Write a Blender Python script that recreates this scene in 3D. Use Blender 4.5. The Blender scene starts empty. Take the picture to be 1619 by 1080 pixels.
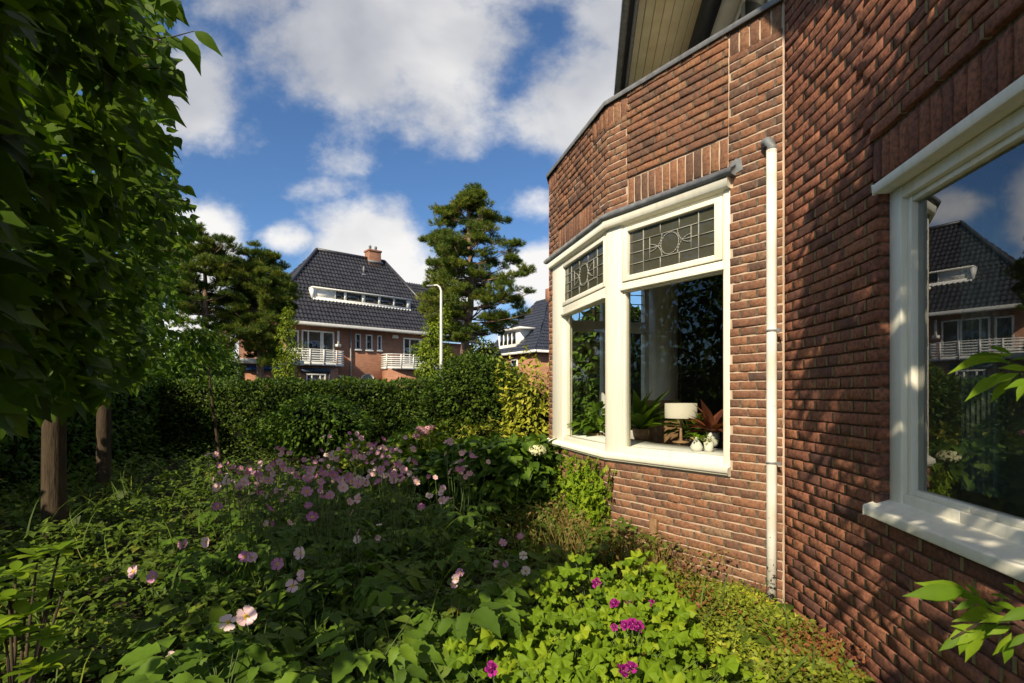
import bpy, math, random
import numpy as np
from mathutils import Vector
rng = np.random.default_rng(7); random.seed(7)
sc = bpy.context.scene
C = sc.collection
R = math.radians
# ------------------------------------------------------------------ camera, world, sun, exposure
H, FPX, CX, HZ = 1.27, 830.0, 810.0, 625.0
cd = bpy.data.cameras.new('camera'); cam = bpy.data.objects.new('camera', cd); C.objects.link(cam)
cam.location = (0, 0, H); cam.rotation_euler = (R(90), 0, 0)
cd.sensor_width = 36; cd.lens = FPX/1619*36; cd.shift_y = 85/1619; cd.clip_start = .02; cd.clip_end = 2000
cd.dof.use_dof = True; cd.dof.focus_distance = 5.5; cd.dof.aperture_fstop = 8
sc.camera = cam
SUN_AZ, SUN_EL = (-.47, -.883), 35.0
sv = Vector((SUN_AZ[0]*math.cos(R(SUN_EL)), SUN_AZ[1]*math.cos(R(SUN_EL)), math.sin(R(SUN_EL)))).normalized()
ld = bpy.data.lights.new('sun', 'SUN'); ld.energy = 5.0; ld.angle = R(.55); ld.color = (1, .87, .66)
sun = bpy.data.objects.new('sun', ld); C.objects.link(sun)
sun.rotation_euler = sv.to_track_quat('Z', 'Y').to_euler()
sc.view_settings.view_transform = 'Standard'; sc.view_settings.look = 'None'
sc.view_settings.exposure = 0.36; sc.view_settings.gamma = 1
sc.cycles.max_bounces = 8; sc.cycles.transparent_max_bounces = 24
sc.cycles.use_denoising = True

world = bpy.data.worlds.new('World'); sc.world = world; world.use_nodes = True
nt = world.node_tree; nt.nodes.clear()
class NB:
    """tiny node builder"""
    def __init__(s, nt): s.nt = nt
    def n(s, t, **k):
        nd = s.nt.nodes.new(t)
        for a, b in k.items(): setattr(nd, a, b)
        return nd
    def l(s, a, b): s.nt.links.new(a, b)
    def val(s, sock, v):
        if isinstance(v, bpy.types.NodeSocket): s.l(v, sock)
        else: sock.default_value = v
    def m(s, op, a, b=0.0, c=None, clamp=False):
        nd = s.n('ShaderNodeMath', operation=op, use_clamp=clamp)
        s.val(nd.inputs[0], a); s.val(nd.inputs[1], b)
        if c is not None: s.val(nd.inputs[2], c)
        return nd.outputs[0]
    def mix(s, f, a, b, mode='MIX'):
        nd = s.n('ShaderNodeMix', data_type='RGBA', blend_type=mode)
        s.val(nd.inputs[0], f); s.val(nd.inputs[6], a); s.val(nd.inputs[7], b)
        return nd.outputs[2]
    def noise(s, vec, scale, detail=5, rough=.55, dim='3D', dist=0.0):
        nd = s.n('ShaderNodeTexNoise', noise_dimensions=dim)
        if vec is not None: s.l(vec, nd.inputs['Vector'])
        nd.inputs['Scale'].default_value = scale; nd.inputs['Detail'].default_value = detail
        nd.inputs['Roughness'].default_value = rough; nd.inputs['Distortion'].default_value = dist
        return nd.outputs[0]
    def ramp(s, f, stops, interp='LINEAR'):
        nd = s.n('ShaderNodeValToRGB'); s.l(f, nd.inputs[0]); cr = nd.color_ramp; cr.interpolation = interp
        while len(cr.elements) < len(stops): cr.elements.new(.5)
        for e, (p, c) in zip(cr.elements, stops):
            e.position = p; e.color = (c[0], c[1], c[2], 1) if len(c) == 3 else c
        return nd.outputs[0]
    def mapr(s, v, a, b, c=0, d=1, smooth=True):
        nd = s.n('ShaderNodeMapRange', interpolation_type='SMOOTHSTEP' if smooth else 'LINEAR')
        s.l(v, nd.inputs[0])
        for i, x in enumerate((a, b, c, d)): nd.inputs[i+1].default_value = x
        return nd.outputs[0]
B = NB(nt)
sky = B.n('ShaderNodeTexSky', sky_type='NISHITA', sun_disc=False)
sky.sun_elevation = R(SUN_EL); sky.sun_rotation = math.atan2(SUN_AZ[0], SUN_AZ[1])
sky.air_density = 1.0; sky.dust_density = .5; sky.ozone_density = 2.5
tc = B.n('ShaderNodeTexCoord'); sep = B.n('ShaderNodeSeparateXYZ'); B.l(tc.outputs['Generated'], sep.inputs[0])
yy = B.m('MAXIMUM', B.m('ABSOLUTE', sep.outputs[1]), .12)
U = B.m('DIVIDE', sep.outputs[0], yy); V = B.m('DIVIDE', sep.outputs[2], yy)
cmb = B.n('ShaderNodeCombineXYZ'); B.l(U, cmb.inputs[0]); B.l(V, cmb.inputs[1]); B.l(sep.outputs[2], cmb.inputs[2])
wob = B.noise(cmb.outputs[0], 3.2, 6, .6); wob2 = B.noise(cmb.outputs[0], 8.5, 8, .62)
# cloud banks: (U, V, radius U, radius V, weight) of directions in the sky
banks = [(-.24, .67, .23, .19, 1.0), (-.47, .76, .22, .09, .62), (.02, .80, .22, .09, .6), (.24, .74, .13, .13, .8), (-.62, .58, .11, .17, .85),
         (-.50, .50, .10, .06, .42), (-.30, .51, .12, .10, .6),
         (-.60, .28, .085, .115, 1.15), (-.27, .24, .115, .12, 1.2), (-.16, .18, .10, .09, 1.15), (-.43, .295, .065, .035, .85), (-.34, .39, .09, .035, .45),
         (.17, .54, .17, .13, .95), (.05, .36, .06, .05, .6), (.10, .42, .09, .05, .45), (.06, .23, .07, .06, 1.1), (-.62, .10, .2, .08, .9), (.05, .08, .3, .07, .7),
         (-1.2, .5, .3, .2, .9), (.75, .35, .25, .12, .9), (1.2, .7, .4, .25, .9), (-.95, .85, .3, .12, .8), (.3, 1.5, 1.2, .42, 1.2), (-1.4, 1.6, .9, .5, 1.2), (0, 2.9, 2.5, .8, 1.3), (3, 2, 1.5, 1.2, 1.1), (-3.5, 2.2, 1.6, 1.2, 1.1), (0, 5.5, 5, 2, 1.3)]  # highest banks lie out of view, added to whiten the ambient light
acc = None
for (cu, cv, ru, rv, w) in banks:
    du = B.m('DIVIDE', B.m('SUBTRACT', U, cu), ru); dv = B.m('DIVIDE', B.m('SUBTRACT', V, cv), rv)
    d2 = B.m('ADD', B.m('MULTIPLY', du, du), B.m('MULTIPLY', dv, dv))
    g = B.m('MULTIPLY', B.m('POWER', 2.718, B.m('MULTIPLY', d2, -.75)), w)
    acc = g if acc is None else B.m('MAXIMUM', acc, g)
dens = B.m('ADD', acc, B.m('MULTIPLY', B.m('SUBTRACT', wob, .5), 1.25))
dens = B.m('ADD', dens, B.m('MULTIPLY', B.m('SUBTRACT', wob2, .5), .62))
mask = B.m('MULTIPLY', B.mapr(dens, .34, .78), .96)
shade = B.noise(cmb.outputs[0], 2.6, 4, .5, dist=.4)
low = B.mapr(V, .25, .6, 1.0, .0)
ccol = B.ramp(B.m('ADD', B.m('MULTIPLY', shade, .9), B.m('MULTIPLY', low, .35)), [(.24, (.30, .32, .38)), (.48, (.54, .55, .58)), (.75, (.90, .88, .85))])
skyc = B.mix(1.0, sky.outputs[0], (.66, .88, 1.10, 1), 'MULTIPLY')
bg1 = B.n('ShaderNodeBackground'); B.l(skyc, bg1.inputs[0]); bg1.inputs[1].default_value = .094
bg2 = B.n('ShaderNodeBackground'); B.l(ccol, bg2.inputs[0]); bg2.inputs[1].default_value = .86
ms = B.n('ShaderNodeMixShader'); B.l(mask, ms.inputs[0]); B.l(bg1.outputs[0], ms.inputs[1]); B.l(bg2.outputs[0], ms.inputs[2])
wo = B.n('ShaderNodeOutputWorld'); B.l(ms.outputs[0], wo.inputs[0])

# ------------------------------------------------------------------ materials
def newmat(name):
    m = bpy.data.materials.new(name); m.use_nodes = True; m.node_tree.nodes.clear(); return m, NB(m.node_tree)
def finish(b, sh):
    o = b.n('ShaderNodeOutputMaterial'); b.l(sh, o.inputs[0])
def princ(b, col, rough=.6, spec=.4, bump=None, bstr=.4, bdist=.01, metal=0):
    p = b.n('ShaderNodeBsdfPrincipled'); b.val(p.inputs['Base Color'], col)
    b.val(p.inputs['Roughness'], rough); p.inputs['Specular IOR Level'].default_value = spec; p.inputs['Metallic'].default_value = metal
    if bump is not None:
        bn = b.n('ShaderNodeBump'); bn.inputs['Strength'].default_value = bstr; bn.inputs['Distance'].default_value = bdist
        b.l(bump, bn.inputs['Height']); b.l(bn.outputs[0], p.inputs['Normal'])
    return p
def rgba(c): return (c[0], c[1], c[2], 1)
def objco(b): return b.n('ShaderNodeTexCoord').outputs['Object']
def simple(name, c, rough=.5, spec=.4, nscale=30, namt=.25, bstr=.2, c2=None, metal=0):
    m, b = newmat(name); co = objco(b); nz = b.noise(co, nscale, 5)
    c2 = c2 or tuple(x*(1-namt*2) for x in c)
    col = b.ramp(nz, [(.3, c2), (.65, c)])
    p = princ(b, col, rough, spec, nz, bstr, .004, metal); finish(b, p.outputs[0]); return m
def leafmat(name, stops, trans=.3, rough=.55, spec=.18, tint=(1.25, 1.35, .5)):
    m, b = newmat(name)
    a = b.n('ShaderNodeAttribute', attribute_name='rnd'); co = objco(b)
    f = b.m('ADD', a.outputs['Fac'], b.m('MULTIPLY', b.m('SUBTRACT', b.noise(co, 40, 3), .5), .35), clamp=True)
    col = b.ramp(f, stops)
    p = princ(b, col, rough, spec)
    t = b.n('ShaderNodeBsdfTranslucent'); b.l(b.mix(1.0, col, rgba(tint), 'MULTIPLY'), t.inputs[0])
    mx = b.n('ShaderNodeMixShader'); mx.inputs[0].default_value = trans
    b.l(p.outputs[0], mx.inputs[1]); b.l(t.outputs[0], mx.inputs[2]); finish(b, mx.outputs[0]); return m
def brickmat(name, stops, dark=.55, bs=.9):
    m, b = newmat(name); a = b.n('ShaderNodeAttribute', attribute_name='rnd'); co = objco(b)
    n1 = b.noise(co, 55, 6, .65); n2 = b.noise(co, 9, 4); n3 = b.noise(co, 260, 3, .7)
    f = b.m('ADD', a.outputs['Fac'], b.m('MULTIPLY', b.m('SUBTRACT', n2, .5), .5), clamp=True)
    col = b.ramp(f, stops)
    col = b.mix(b.mapr(n1, .35, .7, .0, dark), col, (.035, .022, .02, 1))
    col = b.mix(b.mapr(b.noise(co, 130, 4, .6), .66, .8, 0, .5), col, (.42, .27, .17, 1))
    hh = b.m('ADD', b.m('MULTIPLY', n1, 1.0), b.m('MULTIPLY', n3, .5))
    p = princ(b, col, .82, .25, hh, bs, .006); finish(b, p.outputs[0]); return m
M = {}
M['brick'] = brickmat('brick', [(0, (.085, .056, .044)), (.25, (.165, .092, .062)), (.5, (.245, .118, .070)), (.78, (.335, .155, .080)), (1, (.30, .19, .11))])
M['brick_rough'] = brickmat('brick_rough', [(0, (.095, .052, .042)), (.3, (.19, .082, .055)), (.6, (.29, .112, .064)), (1, (.38, .16, .08))], .7, .45)
m, b = newmat('mortar'); co = objco(b); nz = b.noise(co, 120, 5, .7)
p = princ(b, b.ramp(b.noise(co, 6, 5), [(.3, (.40, .30, .21)), (.7, (.62, .48, .36))]), .95, .1, nz, .7, .004); finish(b, p.outputs[0]); M['mortar'] = m
M['mortar_dark'] = simple('mortar_dark', (.22, .15, .10), .95, .1, 60, .3, .6)
def slabbrick(name, c1, c2, mc, ax='XZ'):
    m, b = newmat(name); co = objco(b); s = b.n('ShaderNodeSeparateXYZ'); b.l(co, s.inputs[0])
    cb = b.n('ShaderNodeCombineXYZ')
    b.l(b.m('ADD', s.outputs[0], s.outputs[1]), cb.inputs[0]); b.l(s.outputs[2], cb.inputs[1])
    t = b.n('ShaderNodeTexBrick'); b.l(cb.outputs[0], t.inputs[0]); t.inputs['Scale'].default_value = 1
    t.inputs['Brick Width'].default_value = .22; t.inputs['Row Height'].default_value = .064; t.inputs['Mortar Size'].default_value = .006
    t.inputs['Color1'].default_value = rgba(c1); t.inputs['Color2'].default_value = rgba(c2); t.inputs['Mortar'].default_value = rgba(mc)
    nz = b.noise(co, 1.3, 6, .6)
    col = b.mix(b.mapr(nz, .35, .75, 0, .45), t.outputs[0], rgba(tuple(x*.5 for x in c1)))
    p = princ(b, col, .85, .2, t.outputs[1], -.4, .01); finish(b, p.outputs[0]); return m
M['slab_brick'] = slabbrick('slab_brick', (.30, .10, .055), (.17, .07, .05), (.34, .25, .18))
M['far_brick'] = slabbrick('far_brick', (.42, .19, .11), (.30, .135, .085), (.34, .22, .15))
m, b = newmat('cream_paint'); co = objco(b)
st = b.n('ShaderNodeMapping'); b.l(co, st.inputs[0]); st.inputs['Scale'].default_value = (9, 9, 1.2)
streak = b.noise(st.outputs[0], 3, 6, .6); fine = b.noise(co, 90, 4)
col = b.ramp(streak, [(.2, (.72, .68, .53)), (.5, (.83, .795, .655)), (.7, (.85, .82, .69))])
col = b.mix(b.mapr(b.noise(co, 26, 7, .75), .64, .76, 0, .45), col, (.36, .33, .25, 1))
p = princ(b, col, .38, .45, fine, .12, .002); finish(b, p.outputs[0]); M['cream'] = m
m, b = newmat('flaking_white_paint'); co = objco(b); s = b.n('ShaderNodeSeparateXYZ'); b.l(co, s.inputs[0])
fl = b.m('ADD', b.noise(co, 38, 6, .7), b.mapr(s.outputs[2], .0, .42, .24, 0.0, False))
pf = b.mapr(fl, .66, .69); grime = b.ramp(b.noise(co, 5, 5), [(.3, (.66, .61, .5)), (.6, (.84, .81, .72))])
p = princ(b, b.mix(pf, grime, (.045, .042, .04, 1)), .45, .4, fl, .3, .002); finish(b, p.outputs[0]); M['pipe'] = m
M['lead'] = simple('lead', (.23, .24, .25), .55, .5, 14, .25, .4)
M['zinc'] = simple('zinc', (.26, .26, .26), .5, .5, 20, .2, .25)
M['darkmetal'] = simple('darkmetal', (.03, .03, .032), .5, .5, 20)
M['white'] = simple('white', (.78, .77, .72), .45, .4, 8, .08, .1)
M['plaster'] = simple('plaster', (.68, .66, .58), .8, .2, 6, .06, .1)
M['dark_wall'] = simple('dark_wall', (.70, .68, .60), .8, .2, 6, .15, .1)
M['wood_floor'] = simple('wood_floor', (.42, .27, .15), .4, .4, 12, .25, .2)
M['wood'] = simple('wood', (.34, .20, .10), .5, .4, 14, .25, .3)
M['came'] = simple('came', (.36, .36, .31), .5, .5, 60, .15, .2)
M['soil'] = simple('soil', (.042, .032, .020), .95, .1, 5, .3, .8)
m, b = newmat('soffit_board'); co = objco(b); s = b.n('ShaderNodeSeparateXYZ'); b.l(co, s.inputs[0])
wv = b.m('FRACT', b.m('MULTIPLY', s.outputs[0], 11)); gr = b.mapr(wv, .0, .1)
p = princ(b, b.mix(gr, (.10, .09, .05, 1), b.ramp(b.noise(co, 4, 4), [(.3, (.70, .58, .34)), (.7, (.84, .72, .46))])), .5, .3, gr, .6, .01); finish(b, p.outputs[0]); M['soffit'] = m
def barkmat(name, c1, c2, sc_=(14, 14, 2)):
    m, b = newmat(name); co = objco(b); mp = b.n('ShaderNodeMapping'); b.l(co, mp.inputs[0]); mp.inputs['Scale'].default_value = sc_
    nz = b.noise(mp.outputs[0], 3, 7, .65)
    p = princ(b, b.ramp(nz, [(.3, c2), (.7, c1)]), .85, .2, nz, .8, .02); finish(b, p.outputs[0]); return m
M['bark'] = barkmat('bark', (.095, .068, .04), (.035, .024, .015))
M['pine_bark'] = barkmat('pine_bark', (.36, .24, .16), (.11, .07, .05), (9, 9, 3))
M['stem'] = simple('stem', (.10, .15, .04), .6, .3, 30, .2, .1)
M['twig'] = simple('twig', (.07, .05, .03), .8, .2, 30, .2, .1)
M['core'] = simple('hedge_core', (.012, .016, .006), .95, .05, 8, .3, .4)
def tile_mat(name, c1, c2):
    m, b = newmat(name); co = objco(b)
    p = princ(b, b.ramp(b.noise(co, 3.2, 5, .7), [(.3, c1), (.7, c2)]), .38, .5, b.noise(co, 9, 3), .15, .02); finish(b, p.outputs[0]); return m
M['tile'] = tile_mat('glazed_tile', (.014, .015, .021), (.050, .050, .060))
def glassmat(name, tint, ior=1.5, rough=.0, opaque=None):
    m, b = newmat(name)
    ge = b.n('ShaderNodeNewGeometry'); dt = b.n('ShaderNodeVectorMath', operation='DOT_PRODUCT'); b.l(ge.outputs['Incoming'], dt.inputs[0]); b.l(ge.outputs['Normal'], dt.inputs[1])
    f0 = ((ior-1)/(ior+1))**2*1.6; fr5 = b.m('POWER', b.m('SUBTRACT', 1.0, b.m('ABSOLUTE', dt.outputs['Value']), clamp=True), 5.0); frs = b.m('MULTIPLY_ADD', fr5, 1-f0, f0)
    gl = b.n('ShaderNodeBsdfGlossy'); gl.inputs['Roughness'].default_value = rough; gl.inputs[0].default_value = (.95, .97, 1, 1)
    if opaque: bs = b.n('ShaderNodeBsdfDiffuse'); bs.inputs[0].default_value = rgba(opaque)
    else: bs = b.n('ShaderNodeBsdfTransparent'); bs.inputs[0].default_value = rgba(tint)
    if rough > 0:
        bn = b.n('ShaderNodeBump'); bn.inputs['Strength'].default_value = .12; bn.inputs['Distance'].default_value = .01
        b.l(b.noise(objco(b), 9, 2), bn.inputs['Height']); b.l(bn.outputs[0], gl.inputs['Normal'])
    mx = b.n('ShaderNodeMixShader'); b.l(frs, mx.inputs[0]); b.l(bs.outputs[0], mx.inputs[1]); b.l(gl.outputs[0], mx.inputs[2])
    finish(b, mx.outputs[0]); return m
M['glass'] = glassmat('window_glass', (.95, .97, .94))
M['glass_near'] = glassmat('double_glazing', (.62, .66, .62), 2.05)
M['glass_far'] = glassmat('far_window_glass', (0, 0, 0), 1.6, .0, (.02, .022, .025))
M['glass_lead'] = glassmat('leaded_glass', (0, 0, 0), 1.45, .02, (.060, .058, .040))
M['petal'] = leafmat('petal', [(0, (.50, .16, .38)), (.35, (.70, .34, .50)), (.7, (.86, .55, .60)), (1, (.92, .76, .68))], .25, .6, .2, (1, 1, 1))
M['mauve'] = leafmat('mauve', [(0, (.14, .006, .09)), (1, (.40, .022, .24))], .2, .6, .2, (1, 1, 1))
M['yellow'] = simple('stamens', (.75, .45, .04), .7, .2, 60, .1, .3)
M['pistil'] = simple('pistil', (.35, .38, .08), .7, .2, 60, .1, .3)
L = {}
L['lime'] = leafmat('lime_leaf', [(0, (.034, .068, .008)), (.5, (.080, .145, .011)), (1, (.17, .26, .018))], .48)
L['anemone'] = leafmat('anemone_leaf', [(0, (.045, .085, .010)), (.5, (.085, .155, .014)), (1, (.16, .25, .020))], .25)
L['under'] = leafmat('undergrowth_leaf', [(0, (.048, .075, .010)), (.5, (.085, .138, .014)), (.85, (.145, .21, .020)), (1, (.22, .20, .03))], .25)
L['mallow'] = leafmat('mallow_leaf', [(0, (.085, .15, .008)), (.5, (.17, .27, .012)), (1, (.30, .38, .020))], .32)
L['sedum'] = leafmat('sedum_leaf', [(0, (.17, .055, .025)), (.18, (.27, .12, .035)), (.30, (.12, .14, .018)), (.7, (.19, .24, .02)), (1, (.36, .37, .03))], .2)
L['hedge'] = leafmat('hedge_leaf', [(0, (.022, .044, .006)), (.5, (.055, .10, .010)), (1, (.14, .20, .018))], .25, .5, .22)
L['laurel'] = leafmat('laurel_leaf', [(0, (.030, .060, .008)), (.5, (.07, .135, .012)), (1, (.14, .22, .018))], .25)
L['gold'] = leafmat('golden_leaf', [(0, (.10, .14, .012)), (.5, (.30, .32, .025)), (1, (.56, .50, .07))], .25)
L['pine'] = leafmat('pine_needle', [(0, (.030, .055, .012)), (.5, (.10, .15, .020)), (1, (.27, .27, .035))], .2, .5)
L['fresh'] = leafmat('fresh_leaf', [(0, (.08, .13, .010)), (.5, (.17, .24, .016)), (1, (.34, .36, .035))], .3)
L['hang'] = leafmat('hanging_leaf', [(0, (.06, .12, .008)), (.5, (.13, .23, .010)), (1, (.26, .36, .02))], .4)
L['dry'] = leafmat('dry_grass', [(0, (.14, .10, .03)), (.5, (.26, .17, .06)), (1, (.12, .16, .03))], .25)
L['blossom'] = leafmat('hydrangea_blossom', [(0, (.50, .24, .27)), (1, (.72, .42, .42))], .2, .6, .2, (1, 1, 1))
L['cream_blossom'] = leafmat('cream_blossom', [(0, (.50, .52, .25)), (1, (.78, .76, .50))], .2, .6, .2, (1, 1, 1))
L['copper'] = leafmat('copper_leaf', [(0, (.10, .03, .02)), (1, (.26, .09, .04))], .2)

# ------------------------------------------------------------------ object helpers
def link(o, parent=None):
    C.objects.link(o)
    if parent is not None: o.parent = parent
    return o
def props(o, label=None, cat=None, group=None, kind=None):
    for k, v in (('label', label), ('category', cat), ('group', group), ('kind', kind)):
        if v: o[k] = v
    return o
def thing(name, label, cat, loc=(0, 0, 0), rz=0, group=None, parent=None):
    o = bpy.data.objects.new(name, None); o.empty_display_size = .1; link(o, parent)
    o.location = loc; o.rotation_euler = (0, 0, rz); return props(o, label, cat, group)
def copy_tree(o, parent=None):
    c = o.copy(); C.objects.link(c); c.parent = parent
    for ch in list(o.children): copy_tree(ch, c)
    return c
class MB:
    """mesh bag: numpy batches of polygons with a per-face random value and a material index"""
    def __init__(s): s.V = []; s.L = []; s.S = []; s.R = []; s.MI = []; s.n = 0
    def raw(s, verts, faces, rnd=0.5, mi=0):
        verts = np.asarray(verts, float).reshape(-1, 3); nf = len(faces)
        s.V.append(verts)
        s.L.append(np.array([i for f in faces for i in f], np.int64)+s.n); s.S.append(np.array([len(f) for f in faces], np.int64))
        s.R.append(np.full(nf, rnd) if np.isscalar(rnd) else np.asarray(rnd, float)); s.MI.append(np.full(nf, mi, np.int64)); s.n += len(verts)
    def inst(s, tmpl, pos, frm, size, rnd, mi=None):
        tv, tf, tm = tmpl; N = len(pos)
        if N == 0: return
        size = np.broadcast_to(np.asarray(size, float).reshape(-1, 1, 1), (N, 1, 1))
        W = np.einsum('nij,kj->nki', frm, tv)*size+np.asarray(pos)[:, None, :]
        k = len(tv); fl = np.array([i for f in tf for i in f], np.int64); fs = np.array([len(f) for f in tf], np.int64)
        s.V.append(W.reshape(-1, 3))
        s.L.append((fl[None, :]+(np.arange(N)*k)[:, None]+s.n).ravel()); s.S.append(np.tile(fs, N))
        s.R.append(np.repeat(np.asarray(rnd, float), len(tf))); s.MI.append(np.tile(np.array(tm if mi is None else [mi]*len(tf)), N)); s.n += N*k
    def box(s, c0, c1, mi=0, fn=None, rnd=.5):
        x0, y0, z0 = c0; x1, y1, z1 = c1
        v = [(x0, y0, z0), (x1, y0, z0), (x1, y1, z0), (x0, y1, z0), (x0, y0, z1), (x1, y0, z1), (x1, y1, z1), (x0, y1, z1)]
        if fn: v = [fn(*p) for p in v]
        s.raw(v, [(0, 3, 2, 1), (4, 5, 6, 7), (0, 1, 5, 4), (1, 2, 6, 5), (2, 3, 7, 6), (3, 0, 4, 7)], rnd, mi)
    def tube(s, pts, rad, seg=8, mi=0, cap=True, rnd=.5):
        pts = [Vector(p) for p in pts]; n = len(pts)
        rad = [rad]*n if np.isscalar(rad) else rad; vs = []; fs = []
        up = Vector((0, 0, 1))
        for i, p in enumerate(pts):
            d = (pts[min(i+1, n-1)]-pts[max(i-1, 0)]).normalized()
            a = d.cross(up if abs(d.z) < .95 else Vector((1, 0, 0))).normalized(); c = d.cross(a)
            for j in range(seg):
                t = 2*math.pi*j/seg; vs.append(p+(a*math.cos(t)+c*math.sin(t))*rad[i])
        for i in range(n-1):
            for j in range(seg):
                k = (j+1) % seg; fs.append((i*seg+j, i*seg+k, (i+1)*seg+k, (i+1)*seg+j))
        if cap: fs += [tuple(range(seg))[::-1], tuple((n-1)*seg+j for j in range(seg))]
        s.raw([tuple(v) for v in vs], fs, rnd, mi)
    def lathe(s, prof, c=(0, 0, 0), seg=20, mi=0):
        vs = []; fs = []
        for r, z in prof:
            for j in range(seg):
                t = 2*math.pi*j/seg; vs.append((c[0]+r*math.cos(t), c[1]+r*math.sin(t), c[2]+z))
        for i in range(len(prof)-1):
            for j in range(seg):
                k = (j+1) % seg; fs.append((i*seg+j, i*seg+k, (i+1)*seg+k, (i+1)*seg+j))
        s.raw(vs, fs, .5, mi)
    def build(s, name, mats, parent=None, smooth=False, bevel=0, loc=None):
        me = bpy.data.meshes.new(name)
        V = np.concatenate(s.V); Lp = np.concatenate(s.L); S = np.concatenate(s.S)
        if loc is not None: V = V-np.array(loc)
        me.vertices.add(len(V)); me.vertices.foreach_set('co', V.astype(np.float32).ravel())
        me.loops.add(len(Lp)); me.loops.foreach_set('vertex_index', Lp.astype(np.int32))
        st = np.concatenate([[0], np.cumsum(S)[:-1]])
        me.polygons.add(len(S)); me.polygons.foreach_set('loop_start', st.astype(np.int32)); me.polygons.foreach_set('loop_total', S.astype(np.int32))
        me.polygons.foreach_set('material_index', np.concatenate(s.MI).astype(np.int32))
        me.update(calc_edges=True)
        at = me.attributes.new('rnd', 'FLOAT', 'FACE'); at.data.foreach_set('value', np.concatenate(s.R).astype(np.float32))
        if smooth: me.polygons.foreach_set('use_smooth', [True]*len(S))
        for mm in (mats if isinstance(mats, (list, tuple)) else [mats]): me.materials.append(mm)
        me.validate()
        o = bpy.data.objects.new(name, me); link(o, parent)
        if loc is not None: o.location = loc
        if bevel:
            bm = o.modifiers.new('bevel', 'BEVEL'); bm.width = bevel; bm.segments = 2; bm.limit_method = 'ANGLE'
        return o
def pt(px, py, Y):          # a point at distance Y that the photograph shows at (px, py)
    return np.array([(px-CX)*Y/FPX, Y, H+(HZ-py)*Y/FPX])
def nrm(a): return a/np.maximum(np.linalg.norm(a, axis=-1, keepdims=True), 1e-9)
def frames(d, up):
    y = nrm(d); x = nrm(np.cross(y, up)); z = np.cross(x, y)
    return np.stack([x, y, z], axis=-1)
def rdir(n): return nrm(rng.normal(size=(n, 3)))
# leaf templates (verts, faces, material index); y runs along the leaf, z is its normal
def tl_leaf(w=(.28, .42, .38, .2), fold=.25, droop=.25, tip=1.0, stalk=.0):
    n = len(w); v = [(0, 0, 0)]; ts = [(i+1)/(n+1) for i in range(n)]
    for t, ww in zip(ts, w): v += [(-ww*.5, t, ww*.5*fold-droop*t*t), (0, t, -droop*t*t), (ww*.5, t, ww*.5*fold-droop*t*t)]
    v.append((0, tip, -droop*tip*tip)); f = [(0, 2, 1), (0, 3, 2)]
    for i in range(n-1):
        a = 1+3*i; f += [(a, a+1, a+4, a+3), (a+1, a+2, a+5, a+4)]
    a = 1+3*(n-1); e = len(v)-1; f += [(a, a+1, e), (a+1, a+2, e)]
    return np.array(v)-np.array([0, 0, 0]), f, [0]*len(f)
def tl_lobed(lobes=5, depth=.4, spread=250, cup=.12, jag=.06):
    v = [(0, 0, 0)]; n = lobes*6; 
    for i in range(n+1):
        a = R(-spread/2+spread*i/n); ph = (i/6) % 1.0
        r = 1-depth*abs(2*ph-1)**1.3
        r *= 1-.22*abs(a)/R(spread/2); r += jag*(1 if i % 2 else -1)*.5
        z = cup*math.cos(2*math.pi*ph)*r*-1.5-.20*r*r+.10*r+.03*math.sin(i*2.7)
        v.append((math.sin(a)*r*.55, math.cos(a)*r*.55+.0, z))
    m_ = len(v)-1
    for i in range(n+1):
        a = R(-spread/2+spread*i/n); ph = (i/6) % 1.0; r = .55; z = cup*math.cos(2*math.pi*ph)*r*-1.3+.03
        v.append((math.sin(a)*r*.55, math.cos(a)*r*.55, z))
    f = [(0, m_+i+1, m_+i+2) for i in range(n)]+[(m_+i+1, i+1, i+2, m_+i+2) for i in range(n)]
    return np.array(v), f, [0]*len(f)
T = {}
T['lime'] = tl_leaf((.50, .72, .68, .50, .26), .22, .25, 1.12)
T['lime_narrow'] = tl_leaf((.30, .46, .46, .34, .17), .25, .25, 1.08)
T['oval'] = tl_leaf((.30, .44, .40, .22), .3, .3)
T['broad'] = tl_leaf((.42, .62, .52, .28), .25, .35)
T['round'] = tl_leaf((.18, .34, .44, .46, .38, .22), .2, .2, 1.0)
T['long'] = tl_leaf((.16, .24, .20, .10), .4, .4)
T['point'] = tl_leaf((.10, .22, .29, .28, .19, .08), .35, .22, 1.0)
T['small'] = (np.array([(0, 0, 0), (-.26, .45, .05), (.26, .45, .05), (0, 1, -.05), (0, .45, -.03)]), [(0, 4, 1), (0, 2, 4), (1, 4, 3), (4, 2, 3)], [0]*4)
T['dia'] = (np.array([(0, 0, 0), (-.28, .5, .0), (0, 1, -.06), (.28, .5, .0)]), [(0, 3, 2, 1)], [0])
def tl_tri(angs=(-62, 0, 62), sc_=(.72, 1, .72), base=.12):
    v = []; f = []
    lw = (.26, .44, .40, .54, .44, .48, .30, .26, .10)
    for a, q in zip(angs, sc_):
        vv, ff, _ = tl_leaf(lw, .35, .30, 1.0); k = len(v); c, s_ = math.cos(R(-a)), math.sin(R(-a))
        for x, y, z in vv: y = y*q*.9+base; x = x*q*.95; v.append((x*c-y*s_, x*s_+y*c, z*q+.04*math.sin(y*9+a)))
        f += [tuple(i+k for i in t_) for t_ in ff]
    return np.array(v)*.72, f, [0]*len(f)
T['tri'] = tl_tri()
T['mallow'] = tl_lobed(5, .30, 290, .13, .05)
T['anem'] = tl_lobed(5, .44, 240, .15, .10)
T['ivy'] = tl_lobed(5, .42, 260, .05, .0)
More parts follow.
